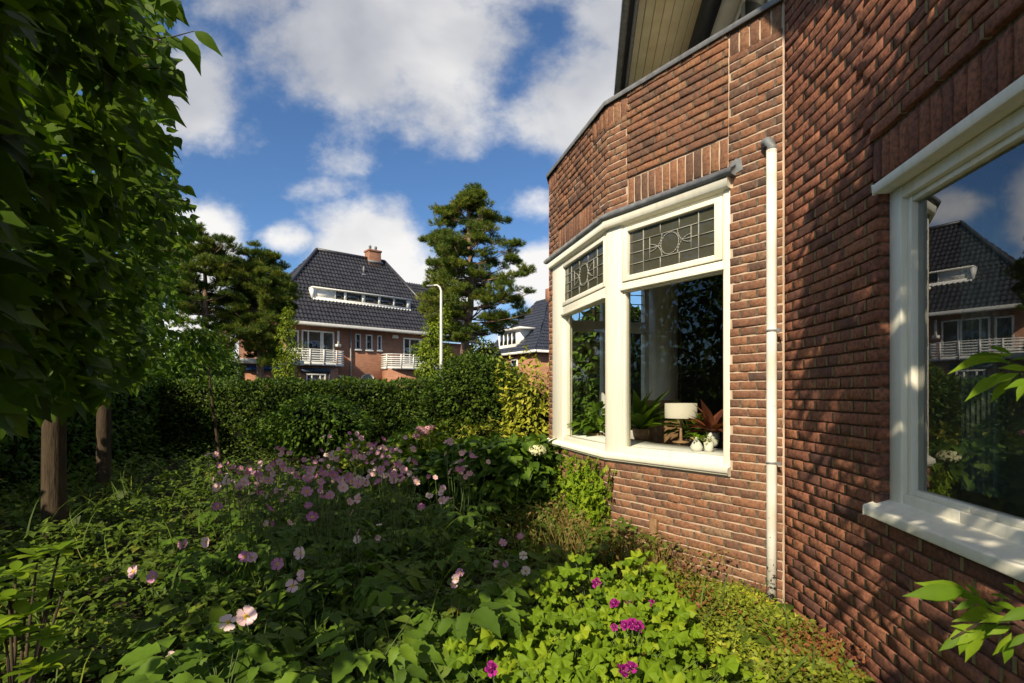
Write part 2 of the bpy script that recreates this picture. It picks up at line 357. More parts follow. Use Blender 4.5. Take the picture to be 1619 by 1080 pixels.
T['blade'] = (np.array([(-.02, 0, 0), (.02, 0, 0), (-.015, .4, .02), (.015, .4, .02), (-.01, .75, -.05), (.01, .75, -.05), (0, 1, -.18)]), [(0, 1, 3, 2), (2, 3, 5, 4), (4, 5, 6)], [0]*3)
def tuft_t(n=14, seed=1, w=.035):
    r = np.random.default_rng(seed); v = []; f = []
    for i in range(n):
        a = r.uniform(0, 2*math.pi); t = r.uniform(.15, 1.15); b0 = np.array([0, r.uniform(0, .55), 0])
        d = np.array([math.sin(t)*math.cos(a), math.cos(t), math.sin(t)*math.sin(a)]); sd = nrm(np.cross(d, r.normal(size=3)))*w
        k = len(v); v += [b0-sd, b0+sd, b0+d*r.uniform(.6, .85)]; f.append((k, k+1, k+2))
    return np.array(v), f, [0]*n
T['tuft'] = tuft_t(16, 1, .05)
def flower_t(seed=0, npet=6, cup=.18):
    r = np.random.default_rng(seed); v = []; f = []; mt = []
    for i in range(npet):
        a = 2*math.pi*i/npet+r.uniform(-.1, .1); w = r.uniform(.19, .27); L_ = r.uniform(.46, .54); c, s = math.cos(a), math.sin(a); lift = r.uniform(-.04, .04)+i % 2*.02
        pr = [(.06, 0, 0), (.25, -w*.62, .04), (.25, w*.62, .04), (.42, -w*.9*.9, cup*.6), (.42, w*.9*.9, cup*.6), (.42, 0, cup*.45), (L_, -w*.4, cup), (L_, w*.4, cup), (L_*1.0, 0, cup*.8)]
        k = len(v); v += [(x*c-y*s, x*s+y*c, z+lift) for x, y, z in pr]
        f += [(k, k+5, k+3, k+1), (k, k+2, k+4, k+5), (k+3, k+5, k+8, k+6), (k+5, k+4, k+7, k+8)]; mt += [0]*4
    for (rad, z0, z1, mi, n) in ((.135, .03, .075, 1, 9), (.06, .06, .13, 2, 7)):
        k = len(v); v += [(rad*math.cos(2*math.pi*j/n)*(1+.2*(j % 2)), rad*math.sin(2*math.pi*j/n)*(1+.2*(j % 2)), z0) for j in range(n)]+[(0, 0, z1)]
        f += [(k+j, k+(j+1) % n, k+n) for j in range(n)]; mt += [mi]*n
    return np.array(v), f, mt
FLW = [flower_t(i, 7 if i % 2 else 6, .10+.07*i) for i in range(4)]
FLM = [M['petal'], M['yellow'], M['pistil']]
DBL = flower_t(9, 8, .3)

# ------------------------------------------------------------------ ground
g = MB(); nx, ny = 60, 60
xs = np.concatenate([np.linspace(-400, -8, 8), np.linspace(-7, 6, 46), np.linspace(8, 400, 8)]); ys = np.concatenate([np.linspace(-400, -3, 6), np.linspace(-2.5, 13, 54), np.linspace(16, 600, 8)])
gx, gy = np.meshgrid(xs, ys); gz = np.where((abs(gx) < 8) & (gy < 14), rng.uniform(-.03, .01, gx.shape), -.02)
k = len(xs)
g.raw(np.stack([gx, gy, gz], -1).reshape(-1, 3), [(j*k+i, j*k+i+1, (j+1)*k+i+1, (j+1)*k+i) for j in range(len(ys)-1) for i in range(k-1)])
props(g.build('ground', M['soil'], smooth=True), kind='structure')

# ------------------------------------------------------------------ brick house (near)
P0 = np.array([1.606, 3.1]); dB = np.array([-.5985, .8012]); dC = np.array([-.2562, .9666])
P1 = P0+dB*1.407; P2 = P1+dC*1.44
def face_map(P, d):
    n = np.array([-d[1], d[0]])
    if n[1] > 0 or (n[0] > 0): n = np.array([-abs(d[1]), -abs(d[0])])
    def f(s, o, z):
        q = P+d*s+n*o; return (q[0], q[1], z)
    f.d = d; f.n = n; return f
fB = face_map(P0, dB); fC = face_map(P1, dC)
# the curved return wall: it starts at the inner corner and runs towards the garden gate
_cs = [(0.0, P0[0], P0[1])]; _s = 0; _x, _y = P0
while _s < 4.2:
    th = R(-2+10.2*min(1, _s/.95)); _x -= math.sin(th)*.02; _y -= math.cos(th)*.02; _s += .02; _cs.append((_s, _x, _y))
_cs = np.array(_cs)
def fA(s, o, z):
    if s < 0: x, y, th = P0[0]+s*-math.sin(R(-2)), P0[1]-s*math.cos(R(-2)), R(-2)
    else: x = np.interp(s, _cs[:, 0], _cs[:, 1]); y = np.interp(s, _cs[:, 0], _cs[:, 2]); th = R(-2+10.2*min(1, s/.95))
    return (x-math.cos(th)*o, y+math.sin(th)*o, z)
house = thing('brick_house', 'dark red brick house with a bay window, close up at the right', 'house', (P0[0], P0[1], 0))
class Off:               # parts are built in world coordinates and then moved under the house's Empty
    def __init__(s, root): s.root = root; s.l = Vector(root.location)
def hpart(mb, name, mats, parent=None, smooth=False, bevel=0):
    o = mb.build(name, mats, parent or house, smooth, bevel, None)
    if parent is None or parent is house: o.location = (-P0[0], -P0[1], 0)
    return o
def brick(mb, fn, s0, s1, z0, z1, h, mi=0, vert=False, depth=-.10, bv=.004, jit=1.0):
    ns = 3 if not vert else 1; nz = 1 if not vert else 3
    per = [(s0+(s1-s0)*i/ns, z0) for i in range(ns)]+[(s1, z0+(z1-z0)*i/nz) for i in range(nz)]+[(s1-(s1-s0)*i/ns, z1) for i in range(ns)]+[(s0, z1-(z1-z0)*i/nz) for i in range(nz)]
    n = len(per); cs, cz = (s0+s1)/2, (z0+z1)/2; v = []; tilt = rng.normal(0, .0012)*(jit if jit > .5 else .15); h = h+rng.normal(0, .0016)*jit
    for s, z in per: v.append(fn(s, depth, z))
    for s, z in per: v.append(fn(s+rng.normal(0, .0013), h-bv+rng.normal(0, .0008)*jit+tilt*(1 if s > cs else -1), z+rng.normal(0, .0013)))
    for s, z in per:
        v.append(fn(s+(bv if s < cs else -bv), h+rng.normal(0, .0010)*(jit if jit > .5 else .2)+tilt*(1 if s > cs else -1), z+(bv if z < cz else -bv)+rng.normal(0, .0008)))
    v.append(fn(cs, h+.0008*(jit > .5), cz)); f = []
    for r_ in (0, 1):
        for i in range(n): j = (i+1) % n; f.append((r_*n+i, r_*n+j, (r_+1)*n+j, (r_+1)*n+i))
    f += [(2*n+i, 2*n+(i+1) % n, 3*n) for i in range(n)]
    mb.raw(v, f, float(np.clip(rng.beta(3.8, 2.6), 0, 1)), mi)
def cut(a, b_, z0, z1, rects):
    out = [(a, b_)]
    for (r0, r1, q0, q1) in rects:
        if z1 <= q0+.02 or z0 >= q1-.02: continue
        nw = []
        for x, y in out:
            if y <= r0 or x >= r1: nw.append((x, y)); continue
            if x < r0: nw.append((x, r0))
            if y > r1: nw.append((r1, y))
        out = nw
    return [o for o in out if o[1]-o[0] > .018]
CO, JT = .0566, .0092
def brick_field(mb, fn, s0, s1, z0, z1, rects, hfun, mi=0, phase=0.0, perp=None, bv=.004, jit=1.0):
    r0 = int(round(z0/CO)); r1 = int(math.floor(z1/CO+.35))
    for r in range(r0, r1):
        za, zb = r*CO+JT/2, (r+1)*CO-JT/2
        if r % 2 == 0: pitch, off = .22, (0 if r % 4 == 0 else .11)
        else: pitch, off = .11, .055
        k = math.floor((s0-off-phase)/pitch)
        while True:
            a = k*pitch+off+phase; b2 = a+pitch; k += 1
            if a > s1: break
            a2, b3 = max(a+JT/2, s0), min(b2-JT/2, s1)
            if b3-a2 < .015: continue
            for x, y in cut(a2, b3, za, zb, rects):
                hh_ = hfun((x+y)/2, (za+zb)/2); brick(mb, fn, x, y, za, zb, hh_, mi, False, -.10, bv, jit)
                if perp is not None and y < s1-.02 and not any(r_[0]-.02 < y < r_[1] and r_[2] < (za+zb)/2 < r_[3] for r_ in rects):
                    q0, q1, dd = y-.004, y+JT+.004, hh_+perp+rng.normal(0, .0009); mb.raw([fn(q0, -.02, za), fn(q1, -.02, za), fn(q1, -.02, zb), fn(q0, -.02, zb), fn(q0, dd, za+.003), fn(q1, dd, za+.003), fn(q1, dd, zb-.001), fn(q0, dd, zb-.001)], [(4, 5, 6, 7), (0, 1, 5, 4), (3, 2, 6, 7)], .5, 2)
def soldiers(mb, fn, s0, s1, z0, z1, h=0.0, mi=0):
    n = max(1, round((s1-s0)/.064)); w = (s1-s0)/n
    for i in range(n): brick(mb, fn, s0+i*w+.005, s0+(i+1)*w-.005, z0+.005, z1-.005, h, mi, True)
def sheet(mb, fn, s0, s1, z0, z1, rects, o, mi=1):
    ss = sorted(set([s0, s1]+[x for r in rects for x in r[:2] if s0 < x < s1]+list(np.arange(s0+.1, s1, .1)))); zs = sorted(set([z0, z1]+[x for r in rects for x in r[2:] if z0 < x < z1]))
    for a, b2 in zip(ss[:-1], ss[1:]):
        for c, d in zip(zs[:-1], zs[1:]):
            ms_, mz = (a+b2)/2, (c+d)/2
            if any(r[0] < ms_ < r[1] and r[2] < mz < r[3] for r in rects): continue
            mb.raw([fn(a, o, c), fn(b2, o, c), fn(b2, o, d), fn(a, o, d)], [(0, 1, 2, 3)], .5, mi)
    for r in rects:          # reveals behind the openings' edges
        for (a, c, b2, d) in ((r[0], r[2], r[0], r[3]), (r[1], r[2], r[1], r[3]), (r[0], r[3], r[1], r[3]), (r[0], r[2], r[1], r[2])):
            e = .004; sg = -1 if a == r[0] and b2 == r[0] else 1
            da = sg*e if a == b2 else 0; dz = (e if c == r[3] else -e) if c == d else 0
            mb.raw([fn(a+da, o, c+dz), fn(b2+da, o, d+dz), fn(b2+da, -.14, d+dz), fn(a+da, -.14, c+dz)], [(0, 1, 2, 3)], .5, mi)
TOPZ = 3.61
# bay face towards the camera
w = MB(); win = [(.345, 1.50, .755, 2.735)]
sold = [(.354, 1.196, 2.735, 2.940), (0, .354, 3.43, TOPZ), (1.196, 1.50, 3.43, TOPZ)]
def hB(s, z):
    if .354 < s < 1.196 and z > 2.94: return .004 if (.62 < s < .92 and 3.12 < z < 3.36) else .010
    return 0.0
gap = [(.349, .357, 2.94, TOPZ), (1.193, 1.201, 2.94, TOPZ)]
brick_field(w, fB, 0.012, 1.407, -.06, TOPZ, win+sold+gap, hB, perp=-.0012)
soldiers(w, fB, .357, 1.193, 2.742, 2.938, 0); soldiers(w, fB, .012, .350, 3.43, TOPZ-.005, 0); soldiers(w, fB, 1.2, 1.407, 3.43, TOPZ-.005, 0)
sheet(w, fB, 0, 1.407, -.1, TOPZ, [(.345, 1.407, .755, 2.735)], -.007)
hpart(w, 'wall', [M['brick'], M['mortar'], M['mortar']])
w = MB(); sold = [(.29, 1.15, 2.735, 2.940), (0, .29, 3.43, TOPZ), (1.15, 1.44, 3.43, TOPZ)]; gap = [(.286, .294, 2.94, TOPZ), (1.146, 1.154, 2.94, TOPZ)]
brick_field(w, fC, 0.0, 1.44, -.06, TOPZ, [(-.1, 1.345, .755, 2.735)]+sold+gap, lambda s, z: (.009 if .29 < s < 1.15 and z > 2.94 and not (.55 < s < .9 and 3.12 < z < 3.36) else 0), phase=.05, perp=-.0012)
soldiers(w, fC, .294, 1.146, 2.742, 2.938, 0); soldiers(w, fC, 0, .286, 3.43, TOPZ-.005, 0); soldiers(w, fC, 1.154, 1.44, 3.43, TOPZ-.005, 0)
sheet(w, fC, 0, 1.44, -.1, TOPZ, [(0, 1.345, .755, 2.735)], -.007)
hpart(w, 'wall', [M['brick'], M['mortar'], M['mortar']])
# curved return wall with the near window
WA = (.84, 2.66, .775, 2.185)
w = MB()
def hA(s, z):
    return .012 if (s > .80 and z > 2.365) else 0.0
brick_field(w, fA, 0.010, 4.1, -.06, 5.0, [WA, (.80, 2.70, 2.18, 2.365)], hA, phase=.04, perp=.0009, bv=.0013, jit=.45)
soldiers(w, fA, .805, 2.695, 2.19, 2.365, -.003)
sheet(w, fA, 0, 4.1, -.1, 5.0, [WA], -.013)
hpart(w, 'wall', [M['brick_rough'], M['mortar_dark'], simple('pointing', (.46, .37, .27), .95, .1, 60, .15, .4)])
# far sides of the bay, plain brick slabs; and the body of the house
def pl(x, y): return np.array([x, y])
Q = [P2, pl(.47, 6.02), pl(1.95, 6.34)]
def slab(mb, a, b2, z0, z1, t0, t1, mi=0):
    d = (b2-a)/np.linalg.norm(b2-a); n = np.array([-d[1], d[0]])
    v = [(*(a+n*t0), z0), (*(b2+n*t0), z0), (*(b2+n*t1), z0), (*(a+n*t1), z0), (*(a+n*t0), z1), (*(b2+n*t0), z1), (*(b2+n*t1), z1), (*(a+n*t1), z1)]
    mb.raw(v, [(0, 3, 2, 1), (4, 5, 6, 7), (0, 1, 5, 4), (1, 2, 6, 5), (2, 3, 7, 6), (3, 0, 4, 7)], .5, mi)
w = MB()
slab(w, Q[0], Q[1], -.1, TOPZ, -.2, 0); slab(w, Q[1], Q[2], -.1, .75, -.15, 0.02); slab(w, Q[1], Q[2], 2.66, TOPZ, -.15, .02)
slab(w, Q[2], pl(2.3, 8.5), -.1, 5.0, -.2, 0); slab(w, pl(2.3, 8.5), pl(7, 8.5), -.1, .9, -.2, 0); slab(w, pl(2.3, 8.5), pl(7, 8.5), 2.6, 5.0, -.2, 0); slab(w, pl(7, 8.5), pl(7, -1), -.1, 5, -.2, 0); slab(w, pl(7, -1), pl(1.12, -1), -.1, 5, -.2, 0)  # rear wall left open at window height, a gap added to brighten the room
w_ = hpart(w, 'wall', M['slab_brick'])
# interior shell
w = MB(); slab(w, pl(5.6, 8.2), pl(5.6, -.8), .15, 2.8, 0, .05); slab(w, pl(1.3, -.7), pl(5.6, -.7), .15, 2.8, 0, .05);
slab(w, pl(2.05, 3.1), pl(5.6, 3.0), .15, 2.8, 0, .08); 
hpart(w, 'interior_wall', M['dark_wall'])
w = MB(); slab(w, pl(1.99, 6.30), pl(2.45, 8.2), .15, 2.8, 0, .05); slab(w, pl(1.60, 5.72), pl(1.80, 5.78), .3, 2.7, 0, .2); hpart(w, 'interior_wall', M['white'])
w = MB(); slab(w, pl(1.92, 5.9), pl(3.6, 6.1), .3, 2.68, 0, .04); hpart(w, 'dark_room_panel', simple('unlit_room_black', (.016, .015, .014), .9))  # added near-black panel, its colour stands in for the unlit back of the room
w = MB(); poly = [(1.62, 3.2), (.86, 4.25), (.5, 5.62), (.55, 5.95), (2.05, 6.25), (2.5, 8.2), (5.6, 8.2), (5.6, -.7), (1.35, -.7), (1.6, 1.9)]
w.raw([(x, y, .30) for x, y in poly], [tuple(range(len(poly)))]); hpart(w, 'floor', M['wood_floor'])
w = MB(); w.raw([(x, y, 2.70) for x, y in poly]+[(x, y, 2.74) for x, y in poly], [tuple(range(len(poly))), tuple(range(len(poly), 2*len(poly)))]); hpart(w, 'ceiling', M['plaster'])
w = MB(); w.raw([(x, y, 3.5) for x, y in [(1.62, 3.2), (.86, 4.25), (.5, 5.62), (.55, 5.95), (2.05, 6.25), (1.75, 3.1)]], [(0, 1, 2, 3, 4, 5)]); hpart(w, 'terrace_floor', M['plaster'])

def sweep(mb, prof, path, mi=0, close_ends=True):
    """profile [(outward, z)] swept along a plan polyline with mitred corners; outward is to the left of travel reversed"""
    P = [np.array(p) for p in path]; n = len(P); rings = []
    for i, p in enumerate(P):
        ds = []
        if i > 0: ds.append(nrm(P[i]-P[i-1]))
        if i < n-1: ds.append(nrm(P[i+1]-P[i]))
        ns = [np.array([-d[1], d[0]]) for d in ds]
        nn = nrm(sum(ns)); k = 1/max(.3, float(nn@ns[0])); rings.append([(*(p+nn*o*k), z) for o, z in prof])
    m_ = len(prof); v = [q for r in rings for q in r]; f = []
    for i in range(n-1):
        for j in range(m_): k = (j+1) % m_; f.append((i*m_+j, i*m_+k, (i+1)*m_+k, (i+1)*m_+j))
    if close_ends: f += [tuple(range(m_)), tuple((n-1)*m_+j for j in range(m_))[::-1]]
    mb.raw(v, f, .5, mi)
# travel so that outward (garden side) is on the left: P0 -> P1 -> P2
def onB(s): return P0+dB*s
def onC(s): return P1+dC*s
path = [onB(.345), P1, onC(1.345)]
cop = [fA(-.02, 0, 0)[:2], P1, P2, Q[1], Q[2]]; cop[0] = P0+dB*.005
w = MB(); sweep(w, [(-.22, TOPZ), (.022, TOPZ), (.018, TOPZ), (.018, TOPZ-.014), (.026, TOPZ-.014), (.030, TOPZ+.018), (.022, TOPZ+.022), (-.22, TOPZ+.035)], cop, 0)
hpart(w, 'coping', M['zinc'], bevel=.003)
w = MB(); sweep(w, [(-.22, TOPZ-.10), (-.20, TOPZ-.10), (-.20, TOPZ), (-.22, TOPZ)], cop, 0); hpart(w, 'parapet_back', M['plaster'])
# bay window: one part with frame, panes, cames, sill, fascia, lead flashing
bay = MB()
def fbox(mb, fn, s0, s1, z0, z1, o0, o1, mi=0): mb.box((s0, o0, z0), (s1, o1, z1), mi, lambda s, o, z: fn(s, o, z))
G0, G1, T0, T1 = .868, 2.078, 2.195, 2.535
# uprights and rails, face towards the camera
fbox(bay, fB, .345, .392, .80, 2.60, -.11, -.004); fbox(bay, fB, .392, .404, G0-.01, G1+.01, -.075, -.022)
fbox(bay, fB, 1.255, 1.407, .80, 2.60, -.11, -.006); fbox(bay, fB, 1.238, 1.255, G0-.01, G1+.01, -.075, -.022)
fbox(bay, fB, .392, 1.255, .80, .856, -.11, -.012); fbox(bay, fB, .404, 1.238, .856, G0, -.075, -.024)
fbox(bay, fB, .392, 1.255, 2.095, 2.150, -.11, -.008); fbox(bay, fB, .392, 1.255, G1, 2.095, -.08, -.02)
fbox(bay, fB, .385, 1.262, 2.086, 2.104, -.03, .012)
fbox(bay, fB, .392, 1.255, 2.572, 2.60, -.11, -.02)
def sash(fn, a, b2, lo, hi, z0, z1, w0=.045):
    fbox(bay, fn, a, b2, z0, z0+lo, -.085, .002); fbox(bay, fn, a, b2, z1-hi, z1, -.085, .002)
    return
# transom sash on the camera face
for (a, b2, c, d) in ((.398, .453, 2.155, 2.568), (1.194, 1.249, 2.155, 2.568), (.453, 1.194, 2.155, T0), (.453, 1.194, T1, 2.568)): fbox(bay, fB, a, b2, c, d, -.085, .004)
# side face of the bay
fbox(bay, fC, 0, .046, .80, 2.60, -.11, -.006); fbox(bay, fC, 1.04, 1.34, .80, 2.60, -.11, -.006); fbox(bay, fC, .046, 1.04, .80, G0-.006, -.11, -.012)
fbox(bay, fC, .046, 1.04, 2.07, 2.150, -.11, -.008); fbox(bay, fC, .040, 1.05, 2.060, 2.080, -.03, .012); fbox(bay, fC, .046, 1.04, 2.572, 2.60, -.11, -.02)
for (a, b2, c, d) in ((.050, .072, 2.155, 2.568), (1.015, 1.036, 2.155, 2.568), (.072, 1.015, 2.155, T0), (.072, 1.015, T1, 2.568), (1.022, 1.04, G0, G1, ), (.046, .058, G0, G1)): fbox(bay, fC, a, b2, c, d, -.085, .002 if c > 2 else -.024)
bw = hpart(bay, 'window', M['cream'], bevel=.003)
w = MB(); sweep(w, [(-.12, .80), (-.12, .83), (-.01, .812), (.032, .800), (.036, .770), (.024, .764), (.022, .752), (-.12, .752)], [onB(.338), P1, onC(1.46)])
hpart(w, 'sill', M['cream'], bw, bevel=.003)
w = MB(); sweep(w, [(-.1, 2.592), (.034, 2.606), (.040, 2.664), (-.1, 2.664)], [onB(.338), P1, onC(1.36)])
hpart(w, 'fascia', M['cream'], bw, bevel=.003)
w = MB(); sweep(w, [(-.02, 2.668), (.050, 2.668), (.062, 2.676), (.066, 2.690), (.060, 2.704), (.040, 2.714), (.003, 2.740), (-.02, 2.740)], [onB(.300), P1, onC(1.43)])
hpart(w, 'lead_flashing', M['lead'], bw, True)
w = MB(); w.raw([fB(.30, .006, 2.68), fB(.255, .006, 2.69), fB(.262, .006, 2.76), fB(.30, .006, 2.775), fB(.345, .006, 2.75)], [(0, 1, 2, 3, 4)]); w.raw([fB(.30, .0, 2.68), fB(.255, .0, 2.69), fB(.262, .0, 2.76), fB(.30, .0, 2.775), fB(.345, .0, 2.75)], [(0, 1, 2, 3, 4)])
hpart(w, 'lead_patch', M['lead'], bw)
def pane(fn, s0, s1, z0, z1, o, mat, parent, name='pane'):
    w = MB(); w.raw([fn(s0, o, z0), fn(s1, o, z0), fn(s1, o, z1), fn(s0, o, z1)], [(0, 1, 2, 3)]); return hpart(w, name, mat, parent)
pane(fB, .394, 1.25, G0-.01, G1+.01, -.045, M['glass'], bw); pane(fC, .050, 1.035, G0-.01, G1+.01, -.045, M['glass'], bw)
pane(fB, .44, 1.21, T0-.01, T1+.01, -.030, M['glass_lead'], bw, 'leaded_pane'); pane(fC, .06, 1.03, T0-.01, T1+.01, -.030, M['glass_lead'], bw, 'leaded_pane')
def cames(fn, s0, s1, z0, z1):
    w = MB(); W_, Hh = s1-s0, z1-z0; oo = -.026
    def P(u, v): return (s0+u*W_, z0+v*Hh)
    def ln(p, q, t=.0023):
        p, q = P(*p), P(*q); dx, dz = q[0]-p[0], q[1]-p[1]; l_ = math.hypot(dx, dz); nx_, nz_ = -dz/l_*t, dx/l_*t
        a = [(p[0]+nx_, p[1]+nz_), (q[0]+nx_, q[1]+nz_), (q[0]-nx_, q[1]-nz_), (p[0]-nx_, p[1]-nz_)]
        v = [fn(x, oo-.003, z) for x, z in a]+[fn(x, oo+.003, z) for x, z in a]
        w.raw(v, [(0, 3, 2, 1), (4, 5, 6, 7), (0, 1, 5, 4), (1, 2, 6, 5), (2, 3, 7, 6), (3, 0, 4, 7)])
    def arc(cu, cv, r, a0, a1, n=10):
        ps = [(cu+r*math.cos(R(a0+(a1-a0)*i/n)), cv+r*math.sin(R(a0+(a1-a0)*i/n))*W_/Hh) for i in range(n+1)]
        for p, q in zip(ps[:-1], ps[1:]): ln(p, q)
    for u in (.18, .82): ln((u, 0), (u, 1), .0032)
    for v in (.25, .5, .75):
        ln((0, v), (.18, v)); ln((.82, v), (1, v))
    for v in (.25, .75): ln((.18, v), (.82, v))
    for u in (.39, .61): ln((u, 0), (u, .25)); ln((u, .75), (u, 1))
    for u in (.26, .74): ln((u, .25), (u, .75))
    ln((.18, .5), (.39, .5)); ln((.61, .5), (.82, .5))
    arc(.5, .5, .105, 0, 360, 24)
    rr = .16
    for (cu, cv, a0) in ((.26, .75, 270), (.26, .25, 0), (.74, .25, 90), (.74, .75, 180)): arc(cu, cv, .15, a0, a0+90, 8)
    for (a, b2, c, d) in ((0, 0, 1, 0), (0, 1, 1, 1), (0, 0, 0, 1), (1, 0, 1, 1)): ln((a, b2), (c, d), .004)
    return w
hpart(cames(fB, .455, 1.192, T0+.002, T1-.002), 'came', M['came'], bw); hpart(cames(fC, .074, 1.013, T0+.002, T1-.002), 'came', M['came'], bw)
# inner sill board of the bay
w = MB(); sweep(w, [(-.50, .835), (-.112, .835), (-.112, .866), (-.50, .866)], [onB(.02), P1, onC(1.3)]); hpart(w, 'inner_sill', M['white'], bw)
# window at the far end of the bay, seen through the glass from inside
a, b2 = Q[1], Q[2]; fE = face_map(a, nrm(b2-a)); fE.n = None
dE = nrm(b2-a); nE = np.array([-dE[1], dE[0]])
def fE(s, o, z): q = Q[1]+dE*s+nE*o; return (q[0], q[1], z)
LE = float(np.linalg.norm(Q[2]-Q[1]))
w = MB()
for (s0, s1, z0, z1) in ((0, .10, .75, 2.66), (.56, .62, .75, 2.66), (1.08, 1.42, .75, 2.66), (.10, 1.08, .75, .86), (.10, 1.08, 2.0, 2.12), (.10, 1.08, 2.55, 2.66)): w.box((s0, -.12, z0), (s1, -.02, z1), 0, fE)
be = hpart(w, 'window', M['white'], bevel=.004)
pane(fE, .1, .56, .86, 2.0, -.06, M['glass'], be); pane(fE, .62, 1.08, .86, 2.0, -.06, M['glass'], be)
w = MB()
for k in range(1, 5): w.box((.1+.98*k/5-.004, -.07, 2.12), (.1+.98*k/5+.004, -.058, 2.55), 0, fE)
for k in range(1, 4): w.box((.1, -.071, 2.12+.43*k/4-.004), (1.08, -.057, 2.12+.43*k/4+.004), 0, fE)
hpart(w, 'came', M['darkmetal'], be)
# near window in the return wall
w = MB(); s0, s1, z0, z1 = WA
def bx(a, b2, c, d, o0, o1): 
    n = max(1, int((b2-a)/.3))
    for i in range(n): fbox(w, fA, a+(b2-a)*i/n, a+(b2-a)*(i+1)/n, c, d, o0, o1)
fbox(w, fA, .845, .925, .80, 2.135, -.13, -.048); fbox(w, fA, .925, .952, .84, 2.10, -.12, -.072)
fbox(w, fA, 2.575, 2.655, .80, 2.135, -.13, -.048); bx(.925, 2.575, .80, .862, -.13, -.058); bx(.925, 2.575, 2.085, 2.135, -.13, -.052)
bx(.952, 2.575, .862, .885, -.12, -.075); bx(.952, 2.575, 2.06, 2.085, -.12, -.075)
wa = hpart(w, 'window', M['cream'], bevel=.003)
w = MB(); pa = [fA(s, 0, 0)[:2] for s in (.815, 1.2, 1.8, 2.4, 2.69)]
sweep(w, [(-.14, .752), (.036, .750), (.040, .752), (.040, .788), (.036, .793), (-.05, .822), (-.14, .822)], pa[::-1]); hpart(w, 'sill', M['cream'], wa, bevel=.003)
w = MB(); pa = [fA(s, 0, 0)[:2] for s in (.835, 1.2, 1.8, 2.4, 2.665)]
sweep(w, [(-.13, 2.138), (.012, 2.136), (.016, 2.176), (-.13, 2.186)], pa[::-1]); hpart(w, 'fascia', M['cream'], wa, bevel=.003)
pane(fA, .94, 2.58, .87, 2.08, -.098, M['glass_near'], wa)
w = MB(); n = 40
for i in range(n):
    s = 1.00+.20*i/n; s2 = 1.00+.20*(i+1)/n; o = -.24+.02*math.sin(i*1.15); o2 = -.24+.02*math.sin((i+1)*1.15)
    w.raw([fA(s, o, .9), fA(s2, o2, .9), fA(s2, o2, 2.6), fA(s, o, 2.6)], [(0, 1, 2, 3)])
hpart(w, 'curtain', simple('curtain_cloth', (.24, .28, .23), .9), smooth=True)
# downpipe
w = MB(); pb = lambda s, o, z: fB(s, o, z)
w.tube([pb(.047, .052, z) for z in (0.0, .7, 1.4, 2.1, 2.72)], .029, 20)
dp = hpart(w, 'downpipe', M['pipe'], smooth=True)
w = MB(); el = [pb(.047, .052, 2.70), pb(.047, .052, 2.735), pb(.056, .050, 2.765), pb(.075, .044, 2.785), pb(.098, .028, 2.792), pb(.112, .0, 2.792), pb(.118, -.03, 2.792)]
w.tube(el, [.029, .029, .028, .027, .026, .025, .024], 16)
hpart(w, 'elbow', M['lead'], dp, True)
for z in (.872, 1.652):
    w = MB(); w.tube([pb(.047, .052, z-.006), pb(.047, .052, z+.006)], .0325, 20); w.box((-.0, .045, z-.005), (.02, .058, z+.005), 0, pb); w.box((.04, -.01, z-.004), (.055, .05, z+.004), 0, pb)
    w.raw([fB(.015, .058, z-.012), fB(-.02, .075, z-.012), fB(-.02, .075, z+.010), fB(.015, .058, z+.010)], [(0, 1, 2, 3)])
    hpart(w, 'clip', M['zinc'], dp)
# first floor behind the terrace: eaves soffit, fascia, wall, window
e0 = np.array([.50, .30]); ed = np.array([.143, .9897]); en = np.array([.9897, -.143])
def eave_pt(t, o): return e0+ed*t+en*o
def quadbox(mb, t0, t1, o0, o1, z0, z1, mi=0):
    v = [(*eave_pt(t, o), z) for z in (z0, z1) for t, o in ((t0, o0), (t1, o0), (t1, o1), (t0, o1))]
    mb.raw(v, [(0, 3, 2, 1), (4, 5, 6, 7), (0, 1, 5, 4), (1, 2, 6, 5), (2, 3, 7, 6), (3, 0, 4, 7)], .5, mi)
rf = MB(); quadbox(rf, -1.5, 12, 0.03, .62, 5.02, 5.06); so = rf.build('soffit', M['soffit'], house); so.location = (-P0[0], -P0[1], 0)
# board lines follow the eaves: give the soffit its own turned mesh space
me = so.data; ang = math.atan2(en[1], en[0])
from mathutils import Matrix
me.transform(Matrix.Rotation(-ang, 4, 'Z')); so.rotation_euler = (0, 0, ang)
w = MB(); quadbox(w, -1.5, 12, .62, .78, 4.93, 5.10); hpart(w, 'wall_plate', M['darkmetal'])
w = MB(); quadbox(w, -1.5, 12, .78, 1.02, 5.02, 5.06); hpart(w, 'soffit', M['plaster'])
w = MB(); quadbox(w, -1.5, 12, -.005, .03, 4.995, 5.16); quadbox(w, -1.5, 12, -.12, -.01, 5.06, 5.17); hpart(w, 'gutter', M['zinc'])
w = MB(); v = [(*eave_pt(-1.5, -.05), 5.14), (*eave_pt(12, -.05), 5.14), (*eave_pt(12, 4.5), 9.6), (*eave_pt(-1.5, 4.5), 9.6)]; w.raw(v+[(x, y, z-.12) for x, y, z in v], [(0, 1, 2, 3), (4, 5, 6, 7), (0, 1, 5, 4), (1, 2, 6, 5), (3, 0, 4, 7)]); hpart(w, 'roof', M['tile'])
w = MB(); quadbox(w, 2.95, 9, 1.02, 1.2, 2.8, 5.02); quadbox(w, -1.5, 2.95, 1.02, 1.2, 4.99, 5.02); fw_ = hpart(w, 'wall', M['plaster'])
w = MB()
for t in (3.3, 4.05, 4.8, 5.55): quadbox(w, t, t+.07, .985, 1.018, 3.55, 4.95)
quadbox(w, 3.3, 5.62, .985, 1.018, 4.95, 5.02); fwn = hpart(w, 'window', M['white'])
